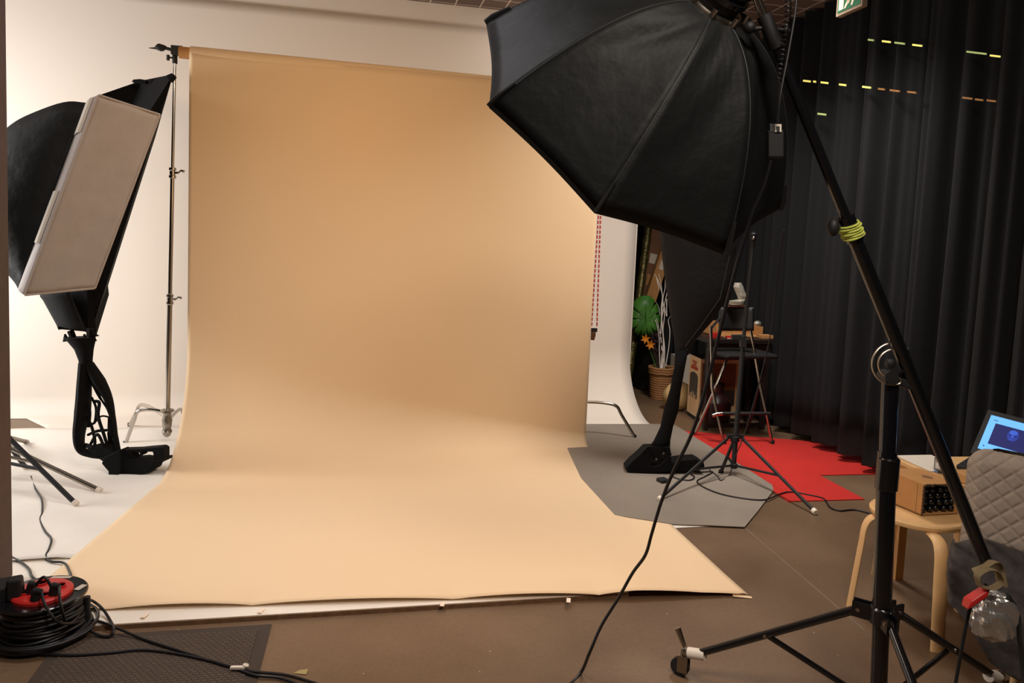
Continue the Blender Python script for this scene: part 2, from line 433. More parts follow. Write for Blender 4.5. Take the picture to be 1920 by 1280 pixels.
# ------------------------------------------------------------------ exit sign
SU = 2.75
a = AU(1567, 32, SU); b_ = AU(1616, 12, SU)
y0, y1 = b_.y, a.y; zb = (a.z+b_.z)/2; W_ = y1-y0; Hs = W_*.62
ex = thing('exit_sign', 'green emergency exit sign with white running figure hanging from the ceiling', 'sign', (SU, (y0+y1)/2, zb))
MB().box((SU, y0, zb), (SU+.035, y1, zb+Hs)).build('housing', 'sign_frame', ex, bevel=.003)
MB().box((SU-.002, y0+.015, zb+.018), (SU+.001, y1-.015, zb+Hs-.015)).build('green_panel', 'exit_green', ex)
def ysz(s, t): return (SU-.004, y1-.015-s*(W_-.03), zb+.018+t*(Hs-.033))
MB().prism([ysz(*q) for q in [(.06, .1), (.27, .1), (.27, .92), (.06, .92)]], (.003, 0, 0)).build('doorway_mark', 'exit_white', ex)
fig = MB()
for poly in ([(.42, .3), (.5, .26), (.58, .5), (.66, .74), (.56, .8), (.47, .55)], [(.5, .5), (.64, .34), (.6, .12), (.67, .12), (.73, .36), (.58, .54)], [(.45, .5), (.36, .3), (.3, .1), (.38, .1), (.46, .28), (.54, .44)], [(.64, .7), (.78, .58), (.82, .63), (.68, .8)], [(.56, .78), (.42, .72), (.38, .58), (.43, .56), (.48, .66), (.6, .7)]):
    fig.prism([ysz(*q) for q in poly], (.003, 0, 0))
fig.lathe(V(ysz(.68, .88))+V((.003, 0, 0)), [(.018, -.002), (.018, .001)], (1, 0, 0), 16)
fig.build('running_figure', 'exit_white', ex)
MB().tube([(SU+.017, (y0+y1)/2, zb+Hs), (SU+.017, (y0+y1)/2, CEIL)], .006).build('hanging_rod', 'steel', ex)
exec_parts = []

# ------------------------------------------------------------------ C-stands
def cstand(base, top, feet, hub_z, label, knuckles, dirn):
    base = V(base); top = V(top)
    t = thing('backdrop_stand', label, 'stand', (base.x, base.y, 0), 'chrome stands carrying the beige paper')
    ax = (top-base); zt = top.z
    def at(z): return base+ax*((z-base.z)/ax.z)
    MB().tube([at(.10), at(1.05)], .0175, 16).build('pole', 'chrome', t, smooth=True)
    MB().tube([at(1.0), at(1.85)], .014, 16).build('pole', 'chrome', t, smooth=True)
    MB().tube([at(1.8), at(zt-.06)], .0105, 16).build('pole', 'chrome', t, smooth=True)
    for z in knuckles:
        c = at(z); k = MB().lathe(c-Z*.035, [(.02, 0), (.024, .005), (.024, .02), (.019, .025), (.019, .05), (.024, .055), (.024, .07), (.016, .075)], seg=20)
        k.tube([c, c+V(dirn)*.05], .008); k.build('collar', 'chrome', t, smooth=True)
        e = c+V(dirn)*.05
        MB().tube([e+V((0, 0, -.005)), e+V(dirn)*.03+V((0, 0, .012)), e+V(dirn)*.055+V((0, 0, .004))], [.006, .007, .010]).build('knob', 'chrome', t, smooth=True)
    MB().lathe(at(.10)-Z*.03, [(.010, 0), (.022, .01), (.034, .04), (.026, .06), (.03, .08), (.034, .12), (.024, .15), (.03, .17), (.045, .18), (.045, .19), (.02, .2)], seg=24).build('base_casting', 'steel', t, smooth=True)
    for i, (fx, fy) in enumerate(feet):
        f_ = V((fx, fy, .012)); hz = hub_z[i]; h0 = at(.12+.03*i); h0.z = hz+.005
        d = V((fx-h0.x, fy-h0.y, 0)); L = d.length; d.normalize()
        k1 = h0+d*(L*.55); k1.z = hz+.02; k2 = h0+d*(L*.72); k2.z = hz+.0
        path = spline([h0, h0+d*L*.3+Z*.015, k1, k2, lerp(k2, f_, .3), f_], 6)
        g_ = MB().tube(path, .0125, 12); lg = g_.build('leg', 'chrome', t, smooth=True)
        MB().lathe(f_-Z*.011, [(.014, 0), (.014, .03)], seg=12).build('foot_cap', 'rubber', lg)
    return t, at
bL = AV(313, 770, 5.42); bL0 = V((bL.x, 5.42, 0)); tL = AV(328, 96, 5.42)
cs, at = cstand(bL0, tL, [tuple(G(235, 835))[:2], tuple(G(243, 800))[:2], (bL.x+.02, 5.95)], [.235, .20, .17],
    'chrome stand holding the left end of the beige paper tube', [1.87, 1.02], (.75, -.3, .1))
tt = tL
k = MB().tube([tt-Z*.08, tt+Z*.03], .016, 12).obox(tt+V((.02, -.02, .0)), (.035, 0, 0), (0, .03, 0), (0, 0, .028))
k.build('tube_bracket', 'matte_black', cs, smooth=True)
k = MB().tube([tt+V((0, -.02, 0)), tt+V((-.06, -.02, .012))], .011).ball(tt+V((-.085, -.02, .012)), .03, 10, 6, (1.2, .8, .75), .15).tube([tt+V((-.1, -.02, .005)), tt+V((-.155, -.02, .002))], [.009, .002])
k.build('bracket_hook', 'matte_black', cs, smooth=True)
k = MB().tube([tt-Z*.045, tt+V((-.04, -.01, -.045))], .006).tube([tt+V((-.04, -.01, -.03)), tt+V((-.04, -.01, -.065))], .01); k.build('knob', 'matte_black', cs, smooth=True)
rb = V((1.66, 5.62, 0)); f1 = G(1190, 822)
cs2, at = cstand(rb, (1.70, 5.40, 2.60), [tuple(f1)[:2], (1.42, 5.8), (1.75, 6.05)], [.25, .2, .17], 'chrome stand hidden behind the right edge of the beige paper', [1.9, 1.05], (.2, .9, .1))
MB().obox((1.71, 5.37, 2.60), (.05, 0, 0), (0, .06, 0), (0, 0, .03)).tube([(1.70, 5.40, 2.54), (1.70, 5.40, 2.65)], .016).build('tube_bracket', 'matte_black', cs2)
# red bead chain with weight
c1 = AV(1125, 405, 5.30); c2 = AV(1113, 612, 5.30)
ch = thing('pull_chain', 'red and white bead chain with brown weight beside the beige paper', 'chain', (c2.x, 5.30, c2.z-.1))
tp = V((c1.x+.015, 5.30, 2.62))
for x0, w in ((AV(1126, 405, 5.3), AV(1119, 614, 5.3)), (AV(1122, 405, 5.3), AV(1109, 614, 5.3))):
    path = [V((x0.x, 5.30, 2.6)), x0, w]
    pp = []
    for a, b_ in zip(path, path[1:]):
        nseg = max(2, int((b_-a).length/.006)); pp += [lerp(a, b_, i/nseg) for i in range(nseg)]
    MB().tube(pp, [.0068 if i % 2 else .0042 for i in range(len(pp))], 6).build('bead_strand', 'bead_chain', ch, smooth=True)
w = AV(1113, 616, 5.3)
MB().obox(w+V((0, 0, -.01)), (.026, 0, 0), (0, .012, 0), (.0, 0, .014)).build('chain_clip', 'matte_black', ch)
MB().tube([w+V((0, 0, -.02)), w+V((-.001, 0, -.05)), w+V((-.005, 0, -.085))], [.017, .019, .015], 14).build('chain_weight', 'brown_weight', ch, smooth=True)

# ------------------------------------------------------------------ octabox
C0 = _uv(.395, 2.557, 1.959); th, ph, rot, RR = -6.833, 2.424, .698, .585
nx = V((math.sin(th)*math.cos(ph), math.cos(th)*math.cos(ph), math.sin(ph)))
a0 = nx.cross(Z).normalized(); b0 = a0.cross(nx)
nrm = _uv(*nx).normalized(); ea = _uv(*a0).normalized(); eb = _uv(*b0).normalized()
HUB = C0+nrm*.43
ob = thing('octagonal_softbox', 'large black octagonal softbox hanging from the boom, seen from behind', 'softbox', C0)
def ribpt(k, t):
    an = rot-k*2*math.pi/8
    r = .075+(RR-.075)*t; dd = .43*(1-t**2)
    return C0+(ea*math.cos(an)+eb*math.sin(an))*r+nrm*dd
def panel(k):
    def fn(s, t):
        t = max(.0, t); p = ribpt(k, t)*(1-s)+ribpt(k+1, t)*s
        sag = math.sin(math.pi*s)
        mid = C0+nrm*.2
        # taut fabric dips in towards the axis a little, with soft puckers
        inw = (C0+nrm*(.43*(1-t**2))-p).normalized()
        p = p+inw*(.02*sag*math.sin(math.pi*min(1, t*1.0))+.014*sag*t)
        p = p+nrm*(.006*math.sin(9*s+13*t+k*2)*sag*math.sin(math.pi*t))+nrm*.004*math.sin(23*t+17*s*k+k)*sag*math.sin(math.pi*t)
        return p
    return fn
for k in range(8):
    MB().grid(panel(k), 14, 26).build('fabric_panel', 'softbox_black', ob, smooth='all', solid=.002)
for k in range(8):
    s_ = MB().tube([ribpt(k, i/20)+nrm*.001 for i in range(21)], .002, 6); s_.build('rib_seam', 'seam', ob, smooth=True)
    c = ribpt(k, 1); d = (ribpt(k, .93)-c)
    dv = (c-C0).normalized()
    MB().tube([c+dv*.004-nrm*.010, c+d*.3+nrm*.003, c+d*1.3+nrm*.003], [.012, .014, .008], 8, flat=(nrm, .5)).build('corner_pocket', 'velcro', ob, smooth=True)
def rimf(k):
    def fn(s, t):
        p = ribpt(k, 1)*(1-s)+ribpt(k+1, 1)*s
        inw = (C0-p).normalized(); p = p+inw*(.014*math.sin(math.pi*s))
        return p-nrm*(.016*t)
    return fn
for k in range(8): MB().grid(rimf(k), 14, 1).build('rim_lip', 'velcro', ob, solid=.002)
dp = [lerp(ribpt(k, 1), C0, .05)-nrm*.004 for k in range(8)]
MB().prism(dp, nrm*-.002).build('front_diffuser', 'octa_front', ob)
hd = MB().lathe(HUB-nrm*.02, [(.075, 0), (.092, .0), (.095, .01), (.095, .02), (.088, .03), (.075, .03)], nrm, 40); hd.build('speed_ring', 'steel', ob, smooth=True)
for k in range(8):
    an = rot-k*2*math.pi/8; q = HUB+(ea*math.cos(an)+eb*math.sin(an))*.097+nrm*.0
    MB().tube([q-nrm*.02, q+nrm*.03], .009, 10).build('rod_socket', 'chrome', ob, smooth=True)
# dark flap near the ring
q0 = P(1398, 60, 2.05)
# studio flash head behind the ring
fh = thing('studio_flash', 'black studio flash head mounted behind the octagonal softbox', 'studio light', HUB)
MB().lathe(HUB+nrm*.012, [(.07, 0), (.07, .05), (.078, .06), (.078, .30), (.065, .33), (.0, .335)], nrm, 36, caps=False).build('housing', 'matte_black', fh, smooth=True)
MB().lathe(HUB+nrm*.035, [(.072, 0), (.082, .005), (.082, .02), (.072, .025)], nrm, 36).build('lens_collar', 'gloss_black', fh, smooth=True)

# ------------------------------------------------------------------ boom stand
bs = thing('boom_stand', 'tall black boom stand on casters holding the octagonal softbox', 'stand', G(1635, 1325))
B0 = G(1634, 1330); DB = D(B0)
def V_(x, y, d): return P(x, y, d)
pt = P(1669, 712, 2.32)
base = P(1640, 1165, 2.32); base = V((pt.x*.2+base.x*.8, pt.y, 0)); _c = P(1652, 1163, 2.32); base = _c+(_c-pt)*(_c.z/(pt.z-_c.z)); base.z = 0
def pz(z): t = z/pt.z; return lerp(base, pt, t)
zc = _c.z+.02
MB().tube([pz(.10), pz(zc)], .0245, 20).build('lower_post', 'gloss_black', bs, smooth=True)
MB().tube([pz(zc-.02), pz(.92)], .0285, 24).build('main_post', 'gloss_black', bs, smooth=True)
MB().tube([pz(.90), pz(1.16)], .0245, 24).build('inner_post', 'gloss_black', bs, smooth=True)
MB().tube([pz(1.155), pz(pt.z-.01)], .023, 24).build('spigot_sleeve', 'gloss_black', bs, smooth=True)
MB().lathe(pz(1.145), [(.026, 0), (.031, .004), (.031, .018), (.026, .022)]).build('height_collar', 'gloss_black', bs, smooth=True)
MB().tube([pz(1.15), pz(1.15)+V((.045, -.01, 0))], .006).ball(pz(1.15)+V((.055, -.01, 0)), .014).build('height_knob', 'matte_black', bs, smooth=True)
MB().lathe(pz(.80), [(.0285, 0), (.033, .005), (.033, .1), (.0285, .105)]).build('lower_collar', 'gloss_black', bs, smooth=True)
wheel = G(1303, 1276); ld = V((wheel.x-base.x, wheel.y-base.y, 0)); LL = ld.length; ang0 = math.atan2(ld.y, ld.x)
rl = P(1835, 1292, 2.35); 
col = MB().lathe(pz(zc-.03), [(.028, 0), (.036, .004), (.036, .05), (.03, .056)])
for k, an in enumerate((ang0, ang0+2*math.pi/3, ang0-2*math.pi/3)):
    d = V((math.cos(an), math.sin(an), 0)); c = pz(zc)+d*.05; sd = V((-d.y, d.x, 0))
    col.obox(c+sd*.014, d*.032, sd*.004, Z*.024).obox(c-sd*.014, d*.032, sd*.004, Z*.024)
    foot = V((base.x, base.y, 0))+d*LL+Z*.10
    lg = MB().tube([c+d*.01, foot], .0135, 14).build('leg', 'gloss_black', bs, smooth=True)
    MB().tube([c+d*.015-sd*.02, c+d*.015+sd*.02], .006, 10).build('bolt', 'chrome', lg, smooth=True)
    mid = lerp(c+d*.01, foot, .55)
    MB().tube([mid, pz(.13)], .0105, 10, flat=(Z, .6)).build('brace', 'gloss_black', bs, smooth=True)
    MB().tube([mid-sd*.018, mid+sd*.018], .005, 10).build('bolt', 'chrome', lg, smooth=True)
    e = foot
    MB().tube([e-d*.03+Z*.006, e+d*.03-Z*.006], .019, 14).build('leg_sleeve', 'white_plastic', lg, smooth=True)
    w0 = e+d*.045; 
    MB().tube([w0+Z*.0, V((w0.x, w0.y, .055))], .012, 10).obox(V((w0.x, w0.y, .05))+sd*.016, d*.018, sd*.002, Z*.03).obox(V((w0.x, w0.y, .05))-sd*.016, d*.018, sd*.002, Z*.03).build('caster_fork', 'steel', lg, smooth=True)
    MB().lathe(V((w0.x, w0.y, .034))+d*.012-sd*.011, [(.012, 0), (.033, .002), (.033, .02), (.012, .022)], sd, 24).build('caster_wheel', 'rubber', lg, smooth=True)
    MB().tube([w0+Z*.01, w0+d*.03+Z*.07], [.008, .012], 8).build('brake_lever', 'steel', lg, smooth=True)
col.build('leg_collar', 'gloss_black', bs, smooth=True)
MB().lathe(pz(.11), [(.026, 0), (.034, .004), (.034, .04), (.026, .044)]).build('brace_collar', 'gloss_black', bs, smooth=True)
# boom tube
e0 = P(1848, 1052, 2.40); e1 = P(1418, -6, 2.12)
def bm_(t): return lerp(e0, e1, t)
def tpx(y): return (1052-y)/(1052+6)
MB().tube([bm_(0), bm_(tpx(398))], .0205, 20).build('boom_outer_tube', 'gloss_black', bs, smooth=True)
MB().tube([bm_(tpx(400)), bm_(tpx(70))], .0145, 18).build('boom_inner_tube', 'gloss_black', bs, smooth=True)
MB().tube([bm_(tpx(80)), bm_(tpx(25))], .021, 18).build('boom_sleeve', 'matte_black', bs, smooth=True)
MB().tube([bm_(tpx(30)), bm_(1.05)], .012, 14).build('boom_tip_rod', 'chrome', bs, smooth=True)
c = bm_(tpx(395)); MB().tube([bm_(tpx(420)), bm_(tpx(375))], .0245, 18).build('boom_clamp', 'gloss_black', bs, smooth=True)
MB().tube([c, c-IR*.045+IU*.0], .007).ball(c-IR*.05, .018, 12, 8, (1, 1, 1.5)).build('clamp_knob', 'matte_black', bs, smooth=True)
c = bm_(tpx(45)); MB().tube([c, c+IR*.05-IU*.01], .006).ball(c+IR*.05-IU*.01, .012).tube([c, c-IR*.05-IU*.005], .007).ball(c-IR*.055, .018).build('tip_knobs', 'matte_black', bs, smooth=True)
# end of boom carries the flash head
e2 = bm_(1.05); MB().tube([e2, lerp(e2, HUB+nrm*.16, .5)+Z*.03, HUB+nrm*.16], .013, 12).build('head_bracket', 'matte_black', bs, smooth=True)
# protractor hinge
pc = P(1674, 682, 2.29); px_ = 2.29/F
def arc(r, a0_, a1_, n=26): return [pc+(IR*math.cos(math.radians(a0_+(a1_-a0_)*i/n))+IU*math.sin(math.radians(a0_+(a1_-a0_)*i/n)))*r*px_ for i in range(n+1)]
hg = MB().tube(arc(39, 78, 285), .0042, 8, flat=(fw, .7)).tube(arc(27, 78, 285), .0042, 8, flat=(fw, .7))
for aa in (78, 285):
    ce = pc+(IR*math.cos(math.radians(aa))+IU*math.sin(math.radians(aa)))*33*px_
    tv = (IU*math.cos(math.radians(aa))-IR*math.sin(math.radians(aa)))*(1 if aa > 180 else -1)
    rv = (IR*math.cos(math.radians(aa))+IU*math.sin(math.radians(aa)))
    hg.tube([ce+rv*6*px_*math.cos(math.radians(q))+tv*6*px_*math.sin(math.radians(q)) for q in range(0, 181, 20)], .0042, 8, flat=(fw, .7))
hg.build('tilt_quadrant', 'alu', bs, smooth=True)
a = P(1664, 706, 2.31); b_ = P(1716, 727, 2.31)
dd = (b_-a).normalized(); MB().obox((a+b_)/2, (b_-a)/2, fw*.018, fw.cross(dd)*.012).build('hinge_arm', 'matte_black', bs, bevel=.004)
MB().tube([a-fw*.03, a+fw*.03], .021, 18).build('hinge_barrel', 'matte_black', bs, smooth=True)
MB().tube([P(1694, 655, 2.30), P(1716, 727, 2.31)], .018, 12, flat=(fw, .9)).build('boom_saddle', 'matte_black', bs, smooth=True)
c = P(1673, 682, 2.27); MB().lathe(c, [(.006, 0), (.014, .004), (.014, .02), (.005, .024)], fw, 16).build('tilt_knob', 'matte_black', bs, smooth=True)
# green rope wrapped round the boom
rp = MB(); ax = (e1-e0).normalized(); q1 = ax.orthogonal().normalized(); q2 = ax.cross(q1)
pts = []
for i in range(0, 6*16+1):
    t = i/(6*16); an = i*2*math.pi/16
    pts.append(bm_(tpx(414)+(tpx(388)-tpx(414))*t)+(q1*math.cos(an)+q2*math.sin(an))*(.030+.002*math.sin(i))+ax*.004*math.sin(an))
rp.tube(pts, .0034, 6)
o = rp.build('wrapped_cord', 'green_rope', smooth=True); tag(o, 'yellow-green cord wound several times around the boom', 'cord')

# counterweight package
cw = thing('counterweight', 'silver-taped package hanging from the lower end of the boom', 'counterweight', P(1860, 1205, 2.36))
pk = MB(); c = P(1862, 1155, 2.36); rng = random.Random(3)
outl = [(1815, 1128), (1822, 1112), (1852, 1106), (1884, 1104), (1895, 1122), (1907, 1160), (1905, 1186), (1890, 1192), (1872, 1203), (1850, 1200), (1832, 1190), (1818, 1160)]
def pack(s, t):
    an = s*2*math.pi; i = (s*len(outl)) % len(outl); k0 = int(i) % len(outl); k1 = (k0+1) % len(outl); fr = i-int(i)
    x = outl[k0][0]*(1-fr)+outl[k1][0]*fr; y = outl[k0][1]*(1-fr)+outl[k1][1]*fr
    q = math.sin(math.pi*t); z = math.cos(math.pi*t)
    jit = 1+.05*math.sin(7*an+3*t*9)+.04*math.sin(13*an-8*t)
    return P(1862+(x-1862)*min(1, q**.45)*jit**.5, 1155+(y-1155)*min(1, q**.45), 2.36)+fw*z*.055*jit
_c = P(1862, 1154, 2.36)
def _cr(d):
    v = 0
    for k, (fx, fy, fz, am) in enumerate([(3, 2, 2, .06), (2, 4, 3, .05), (5, 3, 6, .03), (3, 8, 5, .015), (11, 6, 9, .008)]):
        v += am*(1-2*abs(math.sin(d.x*fx+d.y*fy*1.3+d.z*fz+k*1.7)))
    return v
def _bd(s, t):
    a_ = s*2*math.pi; b2 = math.pi*t; d = V((math.sin(b2)*math.cos(a_), math.sin(b2)*math.sin(a_), math.cos(b2)))
    m3 = max(abs(d.dot(IR)), abs(d.dot(IU)), abs(d.dot(fw))); sq = .55+.45/m3
    return _c+(IR*d.dot(IR)*.066+IU*d.dot(IU)*.074+fw*d.dot(fw)*.05)*sq*(1+_cr(d))
pk.grid(_bd, 44, 26).build('taped_bundle', 'silver_tape', cw, smooth=False)
MB().obox(P(1829, 1119, 2.31), (P(1846, 1108, 2.31)-P(1829, 1119, 2.31))*1.1, fw*.02, IU*.014+IR*.004).build('red_wrapping', 'red_plastic', cw, bevel=.005, smooth=True)
stp = MB().grid(lambda s, t: lerp(P(1848, 1062, 2.33), P(1870, 1056, 2.37), t)+(P(1878, 1100, 2.33)-P(1848, 1062, 2.33))*s+fw*.02*math.sin(s*6), 8, 6)
k = MB()
def strap(pts, w=.012, th_=.0025, wd=(0, 0, 1)):
    return MB().tube(spline(pts, 6), w, 8, flat=(wd, th_/w))
strap([P(1836, 1098, 2.30), P(1832, 1078, 2.30), P(1850, 1066, 2.30), P(1868, 1070, 2.30), P(1876, 1090, 2.30), P(1860, 1102, 2.30), P(1842, 1100, 2.30)], .017, .003, fw).build('olive_strap', 'olive_strap', cw, smooth=True)
strap([P(1824, 1070, 2.33), P(1845, 1062, 2.32), P(1862, 1052, 2.32), P(1872, 1064, 2.36), P(1880, 1100, 2.36)], .016, .004, fw).build('boom_wrap', 'olive_strap', cw, smooth=True)
strap([P(1850, 1095, 2.33), P(1836, 1108, 2.33), P(1822, 1130, 2.33), P(1808, 1190, 2.33), P(1790, 1290, 2.31)], .006, .003, IU).build('hanging_strap', 'matte_black', cw, smooth=True)
strap([P(1878, 1100, 2.36), P(1892, 1118, 2.33), P(1908, 1150, 2.33), P(1912, 1200, 2.32), P(1922, 1300, 2.30)], .008, .003, IU).build('hanging_strap', 'matte_black', cw, smooth=True)

# coiled cord + plug pack + power cable
n = 19*12; pts = []
for i in range(n+1):
    t = i/n; an = i*2*math.pi/12
    x = 1478-3*t-15*max(0, t-.3)/.7; y = -20+172*t
    pts.append(P(x, y, 2.05)+(IR*math.cos(an)+fw*math.sin(an))*.0085)
pts += spline([pts[-1], P(1461, 170, 2.05), P(1459, 200, 2.05), P(1457, 232, 2.05)], 5)[1:]
o = MB().tube(pts, .0022, 6).build('coiled_cord', 'cable', smooth=True); tag(o, 'black coiled cord hanging beside the upper boom', 'cord')
pp_ = thing('power_pack', 'small black power pack with silver label hanging behind the boom', 'power adapter', P(1453, 297, 2.05))
MB().obox(P(1453, 270, 2.05), IR*.021, fw*.012, IU*.038).build('pack_body', 'velcro', pp_, bevel=.004)
MB().obox(P(1458, 241, 2.04), IR*.009, fw*.006, IU*.011).build('label_plate', 'label', pp_, bevel=.001)
MB().obox(P(1459, 241.5, 2.033), IR*.004, fw*.001, IU*.007).build('label_print', 'matte_black', pp_)
MB().obox(P(1447, 241, 2.045), IR*.008, fw*.008, IU*.012).build('plug', 'matte_black', pp_, bevel=.002)
cp = [P(1495, -20, 2.0), P(1490, 30, 2.0), P(1478, 100, 2.0), P(1463, 180, 2.0), P(1459, 232, 2.02)]
o = MB().tube(spline(cp, 8), .003, 8).build('supply_cord', 'matte_black', smooth=True); tag(o, 'thin straight black cord beside the coiled cord at the boom tip', 'cord')
cp = [P(1446, 300, 2.02), P(1432, 350, 2.04), P(1412, 395, 2.06), P(1398, 440, 2.08), P(1375, 520, 2.12), P(1350, 620, 2.17), P(1325, 720, 2.22), P(1298, 810, 2.27), P(1262, 885, 2.33), P(1240, 940, 2.38), P(1222, 1000, 2.44), P(1210, 1040, 2.5), P(1186, 1074, 2.58), P(1160, 1120, 2.62), P(1128, 1172, 2.62), P(1106, 1222, 2.6), G(1088, 1262, .006), G(1050, 1300, .006)]
o = MB().tube(spline(cp, 8), .0055, 8).build('power_cable', 'cable', smooth=True); tag(o, 'long black power cable drooping from the octagonal softbox to the front floor', 'cable')

# ------------------------------------------------------------------ second light stand (black tripod)
DS = D(G(1376, 893)); s2 = thing('light_stand', 'black tripod light stand with white feet on grey felt and red carpet', 'stand', G(1376, 893))
top = P(1412, 452, DS-.02); b2 = G(1376, 893)
def sz(x, y): return P(x, y, DS)
MB().tube([sz(1375, 878), sz(1392, 660)], .0165, 16).build('pole', 'matte_black', s2, smooth=True)
MB().tube([sz(1391, 668), top], .0125, 16).build('pole', 'matte_black', s2, smooth=True)
MB().lathe(top, [(.014, 0), (.018, .01), (.018, .05), (.01, .055), (.01, .07)]).build('spigot', 'matte_black', s2, smooth=True)
MB().ball(P(1413, 446, DS-.04), .012, 10, 6).build('spigot_screw', 'chrome', s2, smooth=True)
MB().obox(sz(1393, 640), IR*.02, fw*.02, IU*.04).tube([sz(1391, 628), sz(1374, 632)], .009).obox(sz(1380, 632), IR*.03, fw*.012, IU*.018).build('pole_clamp', 'matte_black', s2, bevel=.004)
MB().lathe(sz(1378, 822)-Z*.02, [(.017, 0), (.03, .004), (.03, .035), (.017, .04)]).obox(sz(1378, 818), IR*.055, fw*.02, Z*.012).build('leg_collar', 'matte_black', s2, smooth=True)
MB().lathe(sz(1376, 872)-Z*.02, [(.017, 0), (.024, .004), (.024, .03), (.017, .034)]).build('brace_collar', 'matte_black', s2, smooth=True)
for (fx, fy, mx_, my_) in ((1237, 935, 1300, 884), (1527, 958, 1464, 897), (1352, 884, 1363, 850)):
    f_ = G(fx, fy, .02); c = sz(1378+(12 if fx > 1400 else (-12 if fx < 1300 else 0)), 820)
    lg = MB().tube([c, f_], .011, 12, flat=(Z, .8)).build('leg', 'matte_black', s2, smooth=True)
    d = (f_-c).normalized(); MB().tube([f_-d*.012, f_+d*.012], .017, 12).build('foot_cap', 'white_plastic' if fx != 1352 else 'rubber', lg, smooth=True)
    MB().tube([lerp(c, f_, .55), sz(1376, 872)], .008, 10, flat=(Z, .8)).build('brace', 'matte_black', s2, smooth=True)
# cables on the felt
cp = [G(1272, 876, .02), G(1262, 893, .016), G(1290, 900, .016), G(1302, 894, .016), G(1288, 883, .018), G(1310, 885, .016), G(1336, 884, .016), G(1322, 893, .016), G(1307, 903, .016), G(1330, 918, .016), G(1370, 930, .016), G(1430, 937, .016), G(1462, 926, .012), G(1482, 922, .01), G(1520, 928, .01), G(1545, 935, .01), G(1556, 950, .008), G(1575, 957, .006), G(1612, 957, .006), G(1700, 985, .006)]
o = MB().tube(spline(cp, 8), .0045, 8).build('floor_cable', 'cable', smooth=True); tag(o, 'black cable winding from the felt over the red carpet towards the stool', 'cable')
cp = [G(1330, 880, .016), G(1345, 892, .016), G(1352, 900, .016), G(1368, 889, .016), P(1377, 860, DS-.05), P(1400, 800, DS-.04), P(1440, 650, DS-.1), P(1458, 520, DS-.3), P(1470, 430, 4.0)]
o = MB().tube(spline(cp, 8), .0035, 6).build('thin_cable', 'cable', smooth=True); tag(o, 'thin black cable rising from the tripod light stand base past the table', 'cable')
o = MB().obox(G(1243, 900, .022), V((.03, .008, 0)), V((-.008, .03, 0)), (0, 0, .012)).build('small_black_plug', 'matte_black', bevel=.005); tag(o, 'small black plug lying on the grey felt in front of the tripod', 'plug')

# ------------------------------------------------------------------ black sculptures
dr_ = D(G(1240, 888))
sr = thing('leg_sculpture', 'tall black fabric leg-shaped sculpture standing on the grey felt', 'sculpture', G(1240, 888, .012), 'black leg sculptures')
loft([(1236, 1392, 330), (1236, 1392, 430), (1240, 1380, 470), (1246, 1368, 520), (1252, 1362, 560), (1258, 1338, 600), (1264, 1306, 635), (1266, 1291, 665)], dr_+.0, .45).build('fabric_thigh', 'sculpt_fabric', sr, smooth='all')
ed = MB().tube([P(1368, 480, dr_-.12), P(1350, 560, dr_-.12), P(1315, 610, dr_-.1), P(1285, 650, dr_-.08)], .004, 6); ed.build('thigh_seam', 'velcro', sr, smooth=True)
loft([(1266, 1291, 655), (1264, 1284, 690), (1256, 1277, 730), (1244, 1272, 770), (1238, 1262, 800), (1226, 1257, 825), (1212, 1256, 845)], dr_, .5, .03).build('shin', 'sculpt_black', sr, smooth='all')
heel = MB()
def pq(pts_): return [P(x, y, dr_-.05) for x, y in pts_]
heel.prism(pq([(1214, 838), (1257, 838), (1257, 852), (1250, 850), (1247, 842), (1243, 850), (1240, 862), (1236, 864), (1230, 858)]), fw*.12)
heel.prism(pq([(1214, 838), (1230, 858), (1229, 866), (1222, 868), (1222, 874), (1236, 872), (1244, 866), (1246, 864), (1250, 860), (1257, 852), (1259, 866), (1272, 868), (1272, 878), (1260, 884), (1228, 887), (1184, 891), (1178, 888), (1174, 877), (1186, 864), (1200, 852)]), fw*.14)
heel.build('ankle', 'sculpt_black', sr, bevel=.006)
MB().prism([P(x, y, dr_-.03) for x, y in [(1258, 866), (1280, 862), (1308, 860), (1320, 867), (1322, 876), (1306, 878), (1288, 884), (1262, 886), (1240, 886)]], fw*.16).build('foot', 'sculpt_black', sr, bevel=.008)

dl = D(G(235, 893)); 
sl = thing('leg_sculpture', 'black openwork leg-shaped sculpture standing on white vinyl left of the paper', 'sculpture', G(232, 893, .03), 'black leg sculptures')
# upper tapered cloth form
DT = dl+.1
A = [P(325, 139, DT), P(265, 151, DT+.25), P(175, 182, DT+.1), P(60, 420, DT+.1), P(75, 556, DT), P(107, 598, DT-.05), P(112, 617, DT-.05), P(165, 622, DT-.05), P(181, 628, DT), P(178, 600, DT)]
bk = fw*.28
up_ = MB(); n = len(A); cB = lerp(P(150, 420, DT+.32), P(150, 420, DT+.32), 0)
Bk = [lerp(q+bk, cB+fw*.1, .35) for q in A]
Fr = [lerp(q, P(170, 400, DT-.03), .5)-fw*.03 for q in A]
up_.add(A+Bk+Fr, [(i, (i+1) % n, n+(i+1) % n, n+i) for i in range(n)]+[(i, (i+1) % n, 2*n+(i+1) % n, 2*n+i) for i in range(n)]+[tuple(range(n, 2*n)), tuple(range(2*n, 3*n))])
up_.build('cloth_thigh', 'sculpt_black', sl)
fl = MB().grid(lambda s, t: lerp(lerp(P(75, 552, DT-.06), P(130, 545, DT-.08), s), lerp(P(107, 610, DT-.08), P(163, 622, DT-.1), s), t)-fw*.025*math.sin(math.pi*s), 8, 8)
fl.build('loose_flap', 'sculpt_fabric', sl, smooth='all', solid=.004)
